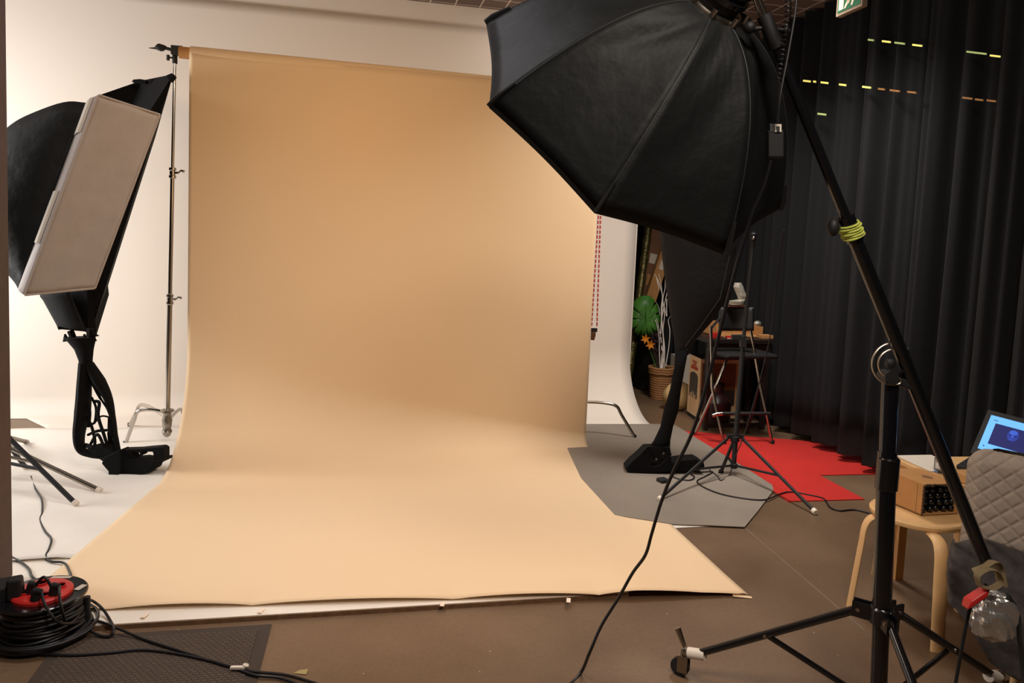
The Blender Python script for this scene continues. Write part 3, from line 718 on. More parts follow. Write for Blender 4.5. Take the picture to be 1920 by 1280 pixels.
for pts_ in ([(104, 600), (113, 605), (109, 618), (105, 606)], [(155, 612), (182, 630), (172, 632), (160, 622)]):
    MB().prism([P(x, y, DT-.08) for x, y in pts_], fw*.03).build('ragged_edge', 'sculpt_black', sl)
MB().prism([P(x, y, DT-.06) for x, y in [(312, 141), (322, 137), (326, 142), (318, 152)]], fw*.04).build('corner_tip', 'sculpt_black', sl)
MB().prism([P(x, y, DT+.12) for x, y in [(247, 153), (250, 149), (262, 148), (275, 150), (272, 156)]], fw*.03).build('corner_tip', 'sculpt_black', sl)

kn = loft([(120, 178, 632), (128, 178, 640), (140, 175, 655), (148, 173, 675), (150, 173, 690)], dl, .6, .03)
kn.tube([P(132, 620, dl), P(140, 640, dl)], .02, 8).tube([P(170, 616, dl), P(168, 640, dl)], .022, 8)
for x in (122, 137, 158, 174): kn.tube([P(x, 626, dl), P(x+2, 640, dl)], [.006, .02], 6)
kn.build('knee', 'sculpt_black', sl, smooth=True)
cf = MB()
def st_(pts_, r, fl_=.8): 
    rr = [q*dl/F for q in r] if isinstance(r, (list, tuple)) else None
    pth = spline([P(x, y, dl+dz) for x, y, dz in pts_], 6)
    if rr:
        m_ = len(pth); k_ = len(rr)-1
        rad = [rr[min(k_, int(i/(m_-1)*k_))]*(1-((i/(m_-1)*k_) % 1))+rr[min(k_, int(i/(m_-1)*k_)+1)]*((i/(m_-1)*k_) % 1) for i in range(m_)]
    else: rad = r*dl/F
    return cf.tube(pth, rad, 8, flat=(IR, fl_))
st_([(160, 680, 0), (158, 720, 0), (155, 770, 0), (148, 815, 0), (152, 842, 0), (172, 852, 0), (196, 855, 0)], [10, 11, 12, 9, 7, 6, 6], 1.6)
st_([(166, 682, 0), (186, 715, 0), (202, 745, 0), (211, 780, 0), (216, 815, 0), (220, 850, 0)], [8, 10, 7, 4.5, 4, 6], 1.6)
st_([(172, 690, .0), (180, 720, .02), (186, 742, .02), (192, 752, .02)], [10, 8, 3, 2])
for pts_, r in (([(172, 745, 0), (180, 765, -.03), (178, 790, -.03), (172, 795, 0)], 2.2), ([(192, 752, 0), (203, 770, -.04), (212, 800, 0)], 1.8), ([(176, 752, 0), (186, 755, -.03), (184, 780, -.05), (195, 815, -.05), (203, 840, 0)], 3),
                ([(162, 780, 0), (172, 800, -.03), (178, 830, -.03), (170, 846, 0)], 2.6), ([(178, 792, 0), (190, 780, -.04), (207, 783, -.03), (214, 790, 0)], 1.5), ([(165, 815, 0), (182, 808, -.04), (205, 806, 0)], 2.5),
                ([(206, 782, 0), (206, 806, -.02), (212, 820, 0)], 3.6), ([(170, 832, 0), (182, 814, -.05), (192, 830, -.05), (196, 846, 0)], 2.6), ([(160, 834, 0), (174, 838, -.03), (190, 834, 0)], 4), ([(205, 810, 0), (208, 835, .02), (212, 850, 0)], 4),
                ([(176, 720, 0), (184, 738, -.02), (194, 740, 0)], 2), ([(162, 750, 0), (168, 772, -.02), (166, 800, 0)], 3)):
    st_(pts_, [r, r*1.1, r], 1)
cf.build('openwork_calf', 'sculpt_black', sl, smooth=True)
ak = MB(); ak.tube([P(188, 850, dl), P(205, 858, dl), P(216, 846, dl)], [.03, .045, .03], 8)
ak.prism([P(x, y, dl-.04) for x, y in [(160, 842), (186, 834), (196, 832), (221, 852), (214, 862), (196, 857), (175, 854)]], fw*.08)
ak.prism([P(x, y, dl-.05) for x, y in [(194, 858), (226, 842), (226, 880), (216, 903), (204, 904), (201, 898), (203, 884), (190, 869)]], fw*.10)
ak.build('ankle', 'sculpt_black', sl, bevel=.006)
fo = MB()
fo.prism([P(x, y, dl-.03) for x, y in [(218, 852), (248, 861), (262, 860), (284, 864), (306, 860), (306, 866), (290, 868), (284, 882), (262, 892), (238, 896), (222, 898), (214, 893)]], fw*.13)
fo.prism([P(x, y, dl-.02) for x, y in [(224, 843), (256, 842), (275, 840), (300, 838), (306, 842), (306, 866), (296, 868), (288, 862), (286, 847), (268, 847), (262, 856), (261, 848), (246, 848), (248, 856), (254, 862), (230, 862), (222, 856)]], fw*.09)
fo.build('foot', 'sculpt_black', sl, bevel=.006)

# ------------------------------------------------------------------ left strip softbox
DX = 3.85
sb = thing('strip_softbox', 'black strip softbox with pale rectangular diffuser beside the left wall', 'softbox', P(60, 560, DX))
fa = [P(185, 178, DX-.03), P(300, 215, DX+.12), P(178, 540, DX+.10), P(46, 553, DX-.05)]   # TL TR BR BL
rim = [P(172, 184, DX-.0), P(303, 212, DX+.18), P(181, 545, DX+.16), P(42, 549, DX-.0)]
ffr = MB().grid(lambda s, t: lerp(lerp(fa[0], fa[1], s), lerp(fa[3], fa[2], s), t)+fw*.03*math.sin(math.pi*s)*math.sin(math.pi*t)+fw*.003*math.sin(9*s+14*t), 16, 30)
ffr.build('diffuser', 'diffuser_grey', sb, smooth='all', solid=.003)
bp_ = MB()
il = [P(163, 193, DX+.02), P(34, 541, DX+.0)]
MB().grid(lambda s, t: lerp(lerp(il[0], fa[0], s), lerp(il[1], fa[3], s), t)-fw*.012*math.sin(math.pi*s), 5, 30).build('side_lip', 'lip_grey', sb, smooth='all', solid=.003)
for ta, tb in ((.0, .18), (.48, .75)): MB().grid(lambda s, t: lerp(lerp(il[0], fa[0], .08+.6*s), lerp(il[1], fa[3], .08+.6*s), ta+(tb-ta)*t)-fw*(.014+.012*math.sin(math.pi*s)*.8), 3, 6).build('velcro_patch', 'label', sb, solid=.001)
MB().tube([fa[0], fa[1]], .006, 8).tube([fa[1], fa[2]], .006, 8).tube([fa[2], fa[3]], .006, 8).tube([fa[3], fa[0]], .005, 8).build('diffuser_piping', 'diffuser_grey', sb, smooth=True)
# body: front frame lofted back to the ring, left of and behind the diffuser
fr_ = [il[0], fa[1]+fw*.01, fa[2]+fw*.01, il[1]]
bc = P(-70, 350, DX+.12); bkq = [bc+IU*.09-IR*.0-fw*.07, bc+IU*.09+fw*.09, bc-IU*.09+fw*.09, bc-IU*.09-fw*.07]
def side(i, j, bulge):
    def fn(s, t):
        p = lerp(lerp(fr_[i], fr_[j], s), lerp(bkq[i], bkq[j], s), t)
        return p+V(bulge)*math.sin(math.pi*t)*(1)
    return fn
def leftside(s, t):   # TL->BL edge to the back, bulging upwards at top
    topc = spline([fr_[0], P(120, 191, DX+.02), P(60, 212, DX+.04), P(18, 237, DX+.06), P(-40, 290, DX+.09), bkq[0]], 8)
    botc = spline([fr_[3], P(28, 530, DX+.02), P(10, 510, DX+.04), P(-15, 480, DX+.06), P(-40, 450, DX+.09), bkq[3]], 8)
    k_ = t*(len(topc)-1); i0 = min(int(k_), len(topc)-2); f_ = k_-i0
    p = lerp(lerp(topc[i0], topc[i0+1], f_), lerp(botc[i0], botc[i0+1], f_), s)
    return p-fw*(.07*math.sin(math.pi*s)*math.sin(math.pi*t))+fw*.006*math.sin(11*s+7*t)*math.sin(math.pi*t)
def topside(s, t):
    a = leftside(0, t); b_ = lerp(fr_[1], bkq[1], t)+Z*.02*math.sin(math.pi*t); return lerp(a, b_, s)
def botside(s, t):
    a = leftside(1, t); b_ = lerp(fr_[2], bkq[2], t); return lerp(a, b_, s)
def backside(s, t):
    return lerp(topside(1, t), botside(1, t), s)
MB().grid(leftside, 14, 24).build('side_panel', 'softbox_black', sb, smooth='all', solid=.003)
MB().grid(topside, 4, 24).build('top_panel', 'softbox_black', sb, smooth='all', solid=.003)
MB().grid(botside, 4, 24).build('bottom_panel', 'softbox_black', sb, smooth='all', solid=.003)
MB().grid(backside, 10, 24).build('back_panel', 'softbox_black', sb, smooth='all', solid=.003)
MB().lathe(bc+IR*.02, [(.09, 0), (.1, .01), (.1, .03), (.08, .04), (.075, .3), (.0, .31)], -IR, 28, caps=False).build('flash_head', 'matte_black', sb, smooth=True)
# stands behind the wall edge
def tstand(label, c, topz, feet, m_, capm, col_z=.95, group='light stands behind the left wall', brace_only=None):
    t = thing('tripod_stand', label, 'stand', (c[0], c[1], 0), group); c = V((c[0], c[1], 0))
    MB().tube([c+Z*.15, c+Z*topz], .014, 14).build('pole', m_, t, smooth=True)
    MB().lathe(c+Z*(col_z-.02), [(.015, 0), (.03, .005), (.03, .035), (.015, .04)]).build('leg_collar', 'matte_black', t, smooth=True)
    MB().lathe(c+Z*.2, [(.015, 0), (.024, .005), (.024, .03), (.015, .035)]).build('brace_collar', 'matte_black', t, smooth=True)
    for f_ in feet:
        f_ = V((f_[0], f_[1], .035)); a = c+Z*col_z
        lg = MB().tube([a, f_], .014, 12, flat=(Z, .8)).build('leg', m_, t, smooth=True)
        d = (f_-a).normalized(); MB().tube([f_-d*.02, f_+d*.005], .017, 12).build('foot_cap', capm, lg, smooth=True)
        MB().tube([lerp(a, f_, .62), c+Z*.215], .010, 10, flat=(Z, .7)).build('brace', m_, t, smooth=True)
    return t
fA = G(188, 931); fB = G(143, 957); fC = G(50, 838); fD = G(48, 886)
cA = V((-1.96, 4.62, 0)); 
cA = P(-75, 795, D(fA)+.1); cB = P(-30, 775, D(fB)+.1)
tstand('silver tripod stand left edge with one long leg on white vinyl', (cA.x, cA.y), 1.6, [(fA.x, fA.y), (fC.x, fC.y), (cA.x-.3, cA.y-.4)], 'steel', 'white_plastic', cA.z)
tstand('black tripod stand with white foot tip behind the left wall', (cB.x, cB.y), 1.5, [(fB.x, fB.y), (fD.x, fD.y), (cB.x-.45, cB.y+.1)], 'matte_black', 'white_plastic', cB.z)

# ------------------------------------------------------------------ cable reel and cables, mat
rc = G(80, 1190); rc = V((rc.x, rc.y, 0))
rl_ = thing('cable_reel', 'black cable reel with red socket plate lying on its side by the left wall', 'cable reel', rc)
MB().lathe(rc+Z*.006, [(.13, 0), (.145, .003), (.145, .01), (.05, .012)], seg=40).build('lower_flange', 'gloss_black', rl_, smooth=True)
MB().lathe(rc, [(.07, .01), (.07, .15)], seg=30).build('hub', 'gloss_black', rl_, smooth=True)
pts = []
for i in range(16*28):
    an = i*2*math.pi/28; k = i/28
    r = .128-.012*((k % 2) > 1)+.005*math.sin(k*2.4+an*3)+.012*max(0, (8-k)/8); pts.append(rc+V((math.cos(an)*r, math.sin(an)*r, .02+.0076*k+.004*math.sin(an*2+k))))
for j in range(5*28):
    an = j*2*math.pi/28; k = j/28; r = .146+.012*math.sin(k*1.7+an)+.006*k; pts.insert(0, rc+V((math.cos(an)*r, math.sin(an)*r, .012+.006*k)))
MB().tube(pts, .0062, 7).build('wound_cable', 'cable', rl_, smooth=True)
MB().lathe(rc+Z*.148, [(.06, 0), (.145, .0), (.148, .004), (.148, .010), (.144, .013), (.09, .010)], seg=48).build('upper_flange', 'gloss_black', rl_, smooth=True)
MB().lathe(rc+Z*.156, [(.100, 0), (.100, .012), (.094, .018), (.0, .019)], seg=40, caps=False).build('socket_plate', 'red_plastic', rl_, smooth=True)
for an in (.4, 1.97, 3.54, 5.11):
    q = rc+V((math.cos(an)*.055, math.sin(an)*.055, .1755)); MB().lathe(q, [(.021, 0), (.023, .004), (.019, .005), (.018, -.0)], seg=20).build('socket', 'red_plastic', rl_, smooth=True)
MB().obox(rc+V((.02, .125, .1615)), V((.035, -.004, 0)), V((.003, .008, 0)), (0, 0, .0006)).build('flange_sticker', 'label', rl_)
MB().obox(rc+V((.118, .03, .1615)), V((.008, .02, 0)), V((.01, -.004, 0)), (0, 0, .0006)).build('flange_sticker', 'label', rl_)
hp = G(163, 1166, .02)
MB().tube([rc+V((.1, 0, .016)), hp+Z*.0], .008, 8).build('handle_arm', 'matte_black', rl_, smooth=True)
MB().tube([hp+Z*-.01, hp+Z*.10], .0125, 14).build('winding_handle', 'matte_black', rl_, smooth=True)
pl = []
for k, (x, y, dx, dy) in enumerate([(57, 1106, 20, 6), (66, 1119, 18, 18), (100, 1109, 8, 20)]):
    q = G(x, y, .185); o = MB().tube([q+Z*-.008, q+V((.006, 0, .022)), q+V((.025, -.014, .026))], [.017, .016, .008], 12).build('power_plug', 'rubber', smooth=True)
    tag(o, ['black power plug at the back left of the red reel plate', 'black power plug at the front of the red reel plate', 'black power plug on the right side of the red reel plate'][k], 'plug', 'plugs in the cable reel'); pl.append(q)
q = G(25, 1105, .17); o = MB().obox(G(12, 1115, .16), V((.05, .02, 0)), V((-.02, .045, 0)), (0, 0, .05)).obox(G(27, 1103, .20), V((.022, .004, 0)), V((-.004, .02, 0)), (0, 0, .04)).build('power_adapter', 'rubber', bevel=.008)
tag(o, 'black power adapter block leaning between the left wall and the reel', 'power adapter')
def cable(name, pts_, r, label, z=None):
    o = MB().tube(spline(pts_, 8), r, 8).build(name, 'cable', smooth=True); tag(o, label, 'cable'); return o
g = lambda x, y, z=.03: G(x, y, z)
cable('extension_cable', [g(58, 893), g(66, 915, .032), g(78, 935, .034), g(79, 960, .032), g(75, 975, .032), g(84, 995, .032), g(96, 1010, .03), g(92, 1028, .03), g(86, 1042, .03), g(95, 1052, .03), g(120, 1055, .033), g(130, 1070, .033), g(137, 1092, .04)], .005, 'black cable snaking over the white vinyl up to the reel')
cable('extension_cable', [g(8, 1036), g(22, 1044), g(40, 1054), g(54, 1066), g(60, 1080), g(74, 1092, .03)], .005, 'short black cable coming round the left wall to the reel')
cable('extension_cable', [pl[1]+V((.025, -.014, .026)), P(85, 1135, 2.62), P(108, 1165, 2.62), g(135, 1168, .08), g(160, 1160, .03), g(190, 1166, .03), g(222, 1178, .028), g(262, 1195, .015), g(300, 1208, .015), g(350, 1224, .012), g(420, 1246, .014), g(470, 1258, .012), g(540, 1266, .01), g(620, 1290, .01)], .0052, 'black cable from the red plate across the dark mat, upper of two')
cable('extension_cable', [g(20, 1214, .012), g(70, 1224, .012), g(130, 1228, .013), g(200, 1224, .013), g(265, 1218, .013), g(330, 1225, .013), g(400, 1240, .013), g(440, 1253, .012), g(480, 1266, .012), g(530, 1272, .01), g(600, 1300, .01)], .0052, 'black cable crossing the dark mat in front of the reel, lower of two')
cable('extension_cable', [g(136, 1118, .15), g(155, 1120, .12), g(175, 1127, .08), g(193, 1142, .05), g(208, 1165, .03), g(214, 1180, .03), g(206, 1192, .014), g(185, 1190, .014), g(150, 1172, .035), g(120, 1150, .1), pl[0]+V((.06, -.02, .05)), pl[0]+V((.025, -.014, .026))], .0052, 'black cable making a wide loop beside the reel handle')
cable('extension_cable', [pl[2]+V((.025, -.014, .026)), P(112, 1122, 2.62), P(118, 1150, 2.62), g(128, 1172, .04), g(160, 1172, .03)], .005, 'short black cable hanging down the right of the reel')
o = MB().obox(G(446, 1251, .02), V((.024, -.003, 0)), V((.002, .006, 0)), (0, 0, .004)).ball(G(460, 1248, .022), .012, 8, 6, (1, .8, .8), .2).build('cable_tie', 'white_plastic'); tag(o, 'white plastic tie knotted around the two cables', 'cable tie')
o = MB().prism([G(550, 1262, .002), G(562, 1256, .006), G(578, 1254, .008), G(574, 1264, .002)], (0, 0, .001)).build('paper_scrap', 'scrap'); tag(o, 'small yellowish paper scrap on the floor beside the cables', 'scrap')
mp = [G(507, 1183), G(475, 1283), G(440, 1390), G(-90, 1400), G(30, 1280), G(100, 1212)]
a = G(507, 1183); mt = thing('door_mat', 'dark ribbed rubber mat on the floor in front of the reel', 'mat', (a.x-.5, a.y-.3, 0))
xl = -1.02
def mq(x0, x1, y0_, y1_, z1): return MB().prism([(x0+(2.88-y0_)*.0, y0_, .001), (x1, y0_, .001), (x1-.01, y1_, .001), (x0-.01, y1_, .001)][::1], (0, 0, z1))
u1 = a.x; MB().prism([(xl, 2.0, .001), (u1-.02, 2.0, .001), (u1, 2.9, .001), (xl, 2.9, .001)], (0, 0, .004)).build('mat_border', 'mat_rubber', mt)
MB().prism([(xl+.04, 2.04, .005), (u1-.065, 2.04, .005), (u1-.045, 2.86, .005), (xl+.04, 2.86, .005)], (0, 0, .003)).build('ribbed_field', 'door_mat', mt)

# ------------------------------------------------------------------ stool with box
fs = [G(1757, 1222), G(1592, 1138), G(1797, 1146)]; 
SC = G(1721, 958, .45); SR = .186
so = thing('wooden_stool', 'round birch stool with bent legs carrying an open cardboard box', 'stool', (SC.x, SC.y, 0))
MB().lathe((SC.x, SC.y, .424), [(SR-.012, 0), (SR-.003, .004), (SR, .012), (SR, .02), (SR-.006, .026), (0, .027)], seg=56, caps=False).build('seat', 'wood_light', so, smooth=True)
f4 = fs[1]+fs[2]-fs[0]
for f_ in fs+[f4]:
    d = V((SC.x-f_.x, SC.y-f_.y, 0)); dist = d.length; d.normalize(); sd = V((-d.y, d.x, 0))
    path = [V((f_.x, f_.y, 0)), V((f_.x, f_.y, 0))+d*.03+Z*.30, V((f_.x, f_.y, 0))+d*.036+Z*.36, V((f_.x, f_.y, 0))+d*.055+Z*.40, V((f_.x, f_.y, 0))+d*.09+Z*.415, V((f_.x, f_.y, 0))+d*.15+Z*.418]
    path = [path[0]]+spline(path[1:], 4)
    MB().tube(path, [.026]*len(path), 12, flat=(sd, .38)).build('leg', 'wood_light', so, smooth=True)
# cardboard box
cb_f = G(1728, 966, .455); cb_r = G(1795, 962, .455); cb_l = G(1655, 938, .455)
hgt = .127
ux = (cb_r-cb_f); ux.z = 0; vx = (cb_l-cb_f); vx.z = 0
# square it up
w_ = ux.length; ud = ux.normalized(); vd = V((-ud.y, ud.x, 0)); L_ = vx.length
if vd.dot(vx) < 0: vd = -vd
vd = (vd*.5+vx.normalized()*.5).normalized(); L_ = .21
bxo = thing('cardboard_box', 'brown cardboard box on the stool, open end showing black balls', 'box', cb_f+(ux+vd*L_)/2)
def wallq(p, q, h0=0, h1=hgt, t=.004):
    dd = (q-p).normalized(); nn_ = V((-dd.y, dd.x, 0))*t
    return MB().hexa([p+Z*h0, q+Z*h0, q+nn_+Z*h0, p+nn_+Z*h0, p+Z*h1, q+Z*h1, q+nn_+Z*h1, p+nn_+Z*h1])
c0 = cb_f; c1_ = cb_f+ud*w_; c2_ = c1_+vd*L_; c3_ = c0+vd*L_
wallq(c0, c3_, t=-.004).build('side_wall', 'cardboard', bxo); wallq(c1_, c2_).build('side_wall', 'cardboard', bxo); wallq(c3_, c2_).build('end_wall', 'cardboard', bxo)
MB().prism([c0, c1_, c2_, c3_], (0, 0, .004)).build('bottom', 'cardboard', bxo)
MB().prism([c0+Z*hgt, c1_+Z*hgt, c2_+Z*hgt, c3_+Z*hgt], (0, 0, .004)).build('lid', 'cardboard', bxo)
q = lerp(c0, c2_, .42)+ud*.03+Z*(hgt+.0045); MB().prism([q-ud*.022, q-vd*.03, q+ud*.022, q+vd*.03], (0, 0, .0008)).build('tape_patch', 'cardboard_dark', bxo)
e = MB(); rng = random.Random(5)
for i in range(16):
    s = i/16; e.obox(lerp(c0, c1_, s+.03)+Z*(hgt+rng.uniform(-.004, .002))-vd*.002, ud*(w_/34), vd*.003, Z*rng.uniform(.001, .005))
    if i % 2: e.obox(c0-vd*.001+Z*(hgt*s), ud*.003, vd*.003, Z*.006)
e.build('torn_edge', 'cardboard_in', bxo)
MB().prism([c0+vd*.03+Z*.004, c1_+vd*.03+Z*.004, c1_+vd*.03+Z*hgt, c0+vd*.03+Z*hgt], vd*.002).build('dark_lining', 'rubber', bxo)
bi = 0
for i in range(5):
    for j in range(4):
        q = c0+ud*(w_*(.12+.19*i)+(.008 if j % 2 else 0))+vd*(.018+rng.uniform(-.003, .006))+Z*(.02+.027*j)
        if q.z > .455+hgt-.012: continue
        o = MB().ball(q, .0138, 12, 8).build('black_ball', 'gloss_black', smooth='all'); tag(o, 'small glossy black ball in the open end of the cardboard box', 'ball', 'black balls in the cardboard box')

# ------------------------------------------------------------------ desk, laptop, paper, jar
DZ = .575
k0 = G(1672, 856, DZ); k1 = G(1783, 906, DZ); 
dsk = thing('desk', 'pale wooden desk against the black curtain carrying a laptop', 'desk', (k1.x+.2, k1.y, 0))
d1 = (k1-k0).normalized(); d1 = V((d1.x, d1.y, 0)).normalized(); n1_ = V((-d1.y, d1.x, 0))
if n1_.x < 0: n1_ = -n1_
far = k0-d1*.0; near = k1+d1*.03
wd = .55
MB().prism([far, near, near+n1_*wd, far+n1_*wd], (0, 0, -.02)).build('desktop', 'wood_light', dsk, bevel=.003)
MB().prism([far-Z*.02+n1_*.01+d1*.01, near-Z*.02+n1_*.01-d1*.01, near-Z*.02+n1_*.03-d1*.01, far-Z*.02+n1_*.03+d1*.01], (0, 0, -.10)).build('front_apron', 'wood_mid', dsk)
for p in (far+d1*.05+n1_*.04, near-d1*.05+n1_*(wd-.2), far+d1*.03+n1_*(wd-.05), near-d1*.05+n1_*(wd-.05)):
    MB().obox(V((p.x, p.y, DZ/2-.01)), d1*.02, n1_*.02, Z*(DZ/2-.01)).build('leg', 'wood_mid', dsk)
pp2 = [G(1679, 854, DZ+.002), G(1746, 853, DZ+.002), G(1786, 872, DZ+.002), G(1776, 884, DZ+.002), G(1744, 884, DZ+.002)]
o = MB().prism(pp2, (0, 0, .002)).build('paper_sheet', 'white_plastic'); tag(o, 'white sheet of paper on the far end of the desk', 'paper')
jc = G(1765, 885, DZ+.004)
j_ = thing('glass_jar', 'clear glass jar with wire clasp on the desk beside the boom', 'jar', jc)
MB().lathe(jc, [(.0, .002), (.028, .002), (.031, .01), (.031, .06), (.025, .068), (.025, .075), (.023, .075), (.023, .067), (.029, .058), (.029, .012), (.0, .005)], seg=28, caps=False).build('jar_body', 'glass', j_, smooth=True)
MB().tube([jc+V((math.cos(i*.5236)*.0275, math.sin(i*.5236)*.0275, .07)) for i in range(13)], .0016, 6).tube([jc+V((-.027, 0, .07)), jc+V((-.036, -.004, .055)), jc+V((-.03, -.004, .045))], .0015, 6).build('wire_clasp', 'steel', j_, smooth=True)
# laptop
s0 = G(1828, 852, DZ+.022)
lp = thing('laptop', 'open black laptop on the desk showing a blue window with a portrait', 'laptop', s0)
ld_ = D(s0)
# screen corners in the photo (inner display)
SCX = [P(1856, 774, ld_-.02+.05), P(1960, 800, ld_-.16+.05), P(1936, 872, ld_-.2), P(1833, 840, ld_-.03)]
TL, TR_, BR_, BL_ = SCX
ex_ = ((TR_-TL)+(BR_-BL_)).normalized(); ey_ = ((TL-BL_)+(TR_-BR_)); ey_ = (ey_-ey_.dot(ex_)*ex_).normalized(); nz_ = ex_.cross(ey_).normalized()
if nz_.dot(fw) > 0: nz_ = -nz_
Wd = .30; Hd = (TL-BL_).dot(ey_); ctr = BL_
def S(x, y, o_=0): return ctr+ex_*(x*Wd)+ey_*(y*Hd)+nz_*o_
def quad(x0, y0_, x1, y1_, o_, m_, nm, par, t=.0008): return MB().prism([S(x0, y0_, o_), S(x1, y0_, o_), S(x1, y1_, o_), S(x0, y1_, o_)], nz_*t).build(nm, m_, par)
lid_ = quad(-.07, -.16, 1.07, 1.13, -.009, 'matte_black', 'screen_lid', lp, .0085)
scn = quad(0, 0, 1, 1, .0002, 'screen_blue', 'display', lp)
# portrait image
sh = (TL-BL_).dot(ex_)/Wd
pk_ = lambda x, y, o_: S(x, y, o_)
quad(.10, .20, .66, .80, .0012, 'screen_navy', 'portrait_picture', lp)
MB().prism([S(.375+.075*math.cos(i*.3927), .60+.145*math.sin(i*.3927)-.03*(math.sin(i*.3927) < 0), .0022) for i in range(16)], nz_*.0003).build('portrait_face', 'face_mid', lp)
fc = MB().prism([S(.37+.055*math.cos(i*.3927), .665+.07*math.sin(i*.3927), .0027) for i in range(16)], nz_*.0003)
fc.prism([S(.358, .52, .0027), S(.385, .52, .0027), S(.378, .62, .0027), S(.365, .62, .0027)], nz_*.0003).prism([S(.335, .46, .0027), S(.385, .46, .0027), S(.375, .475, .0027), S(.345, .475, .0027)], nz_*.0003).build('portrait_highlight', 'face_blue', lp)
ey2 = MB().prism([S(.325, .575, .0027), S(.352, .575, .0027), S(.352, .60, .0027), S(.325, .60, .0027)], nz_*.0006).prism([S(.392, .575, .0029), S(.425, .575, .0029), S(.425, .60, .0029), S(.392, .60, .0029)], nz_*.0006)
ey2.build('portrait_eyes', 'screen_navy', lp)
ic = MB()
for i in range(7):
    y = .74-.085*i
    ic.prism([S(.715, y, .0012), S(.745, y, .0012), S(.745, y+.05, .0012), S(.715, y+.05, .0012)], nz_*.0004)
    if i < 4: ic.prism([S(.765, y+.01, .0012), S(.80, y+.01, .0012), S(.80, y+.03, .0012), S(.765, y+.03, .0012)], nz_*.0004)
ic.prism([S(.05, .1, .0012), S(.07, .1, .0012), S(.07, .13, .0012), S(.05, .13, .0012)], nz_*.0004).prism([S(.21, .08, .0012), S(.27, .08, .0012), S(.27, .12, .0012), S(.21, .12, .0012)], nz_*.0004).prism([S(.06, .87, .0012), S(.12, .87, .0012), S(.12, .885, .0012), S(.06, .885, .0012)], nz_*.0004)
ic.build('screen_icons', 'screen_dark', lp)
hb = S(0, -.16); exh = V((ex_.x, ex_.y, 0)).normalized(); fwd_ = V((exh.y, -exh.x, 0))
if fwd_.dot(fw) > 0: fwd_ = -fwd_
hb = V((hb.x, hb.y, DZ+.002)); hb0 = hb-exh*.02
MB().hexa([hb0, hb0+exh*(Wd*1.14), hb0+exh*(Wd*1.14)+fwd_*.22, hb0+fwd_*.22]+[q_+Z*.018 for q_ in (hb0, hb0+exh*(Wd*1.14), hb0+exh*(Wd*1.14)+fwd_*.22, hb0+fwd_*.22)]).build('laptop_base', 'matte_black', lp, bevel=.003)
kb = MB()
for i in range(10):
    for j in range(4): kb.obox(hb0+exh*(.03+.03*i)+fwd_*(.03+.028*j)+Z*.0195, exh*.012, fwd_*.011, Z*.0015)
kb.build('keyboard', 'gloss_black', lp)
o = MB().obox(near-d1*.05+n1_*.09+Z*.022, d1*.04, n1_*.04, (0, 0, .02)).build('wooden_tray', 'wood_mid', bevel=.003); tag(o, 'small wooden tray with copper rim on the desk by the armchair', 'tray')

# ------------------------------------------------------------------ quilted armchair with throw
dc = 2.7
ac = thing('armchair', 'grey quilted armchair at the right edge beside the stool', 'armchair', G(1880, 1190))
A0 = P(1811, 1100, dc); 
# the back panel: rounded slab, width along bx, leaning back
bx = (P(2100, 900, dc-.30)-P(1812, 900, dc)); bw = bx.length; bx.normalize(); bx = V((bx.x, bx.y, 0)).normalized(); bn = V((-bx.y, bx.x, 0))
if bn.dot(fw) > 0: bn = -bn   # towards viewer
o0 = P(1811, 900, dc); ztop = P(1860, 833, dc).z; zbot = .30
def cb(s, t, side_):
    z = zbot+(ztop-zbot)*t
    x = s*bw
    r = .075
    if z > ztop-r:
        k_ = (z-(ztop-r))/r; ins = r*(1-math.sqrt(max(0, 1-k_*k_))); 
    else: ins = 0
    x = ins+(bw-2*ins)*s
    e = min(1, min(s*bw, (1-s)*bw)/.05, (ztop-z)/.05+.15)
    # diamond quilting
    p1 = (x+z)/.062; p2 = (x-z)/.062
    qd = min(abs((p1 % 1)-.5), abs((p2 % 1)-.5))   # 0 at seam centre
    puff = .006*min(1, (qd/.2))**.5
    off = (.06*max(0, e)**.5+puff) if side_ > 0 else -(.06*max(0, e)**.5)
    p = V((o0.x, o0.y, 0))+bx*x+bn*off; p.z = z; return p
m_ = MB().grid(lambda s, t: cb(s, t, 1), 150, 150).grid(lambda s, t: cb(s, t, -1), 30, 30)
m_.build('backrest', 'quilt', ac, smooth='all')
# seat, arms and legs beyond
p0 = V((o0.x, o0.y, 0))
sback = p0-bn*.06
MB().hexa([sback+Z*.36, sback+bx*bw+Z*.36, sback+bx*bw-bn*.42+Z*.36, sback-bn*.42+Z*.36, sback+Z*.46, sback+bx*bw+Z*.46, sback+bx*bw-bn*.42+Z*.46, sback-bn*.42+Z*.46]).build('seat_cushion', 'quilt', ac, bevel=.03)
for q in (G(1817, 1124), p0+bx*.20-bn*.03, p0+bx*(bw-.05)-bn*.03, p0+bx*(bw-.05)-bn*.40):
    MB().tube([V((q.x, q.y, 0)), V((q.x, q.y, .37))], [.014, .02], 12).build('leg', 'wood_light', ac, smooth=True)
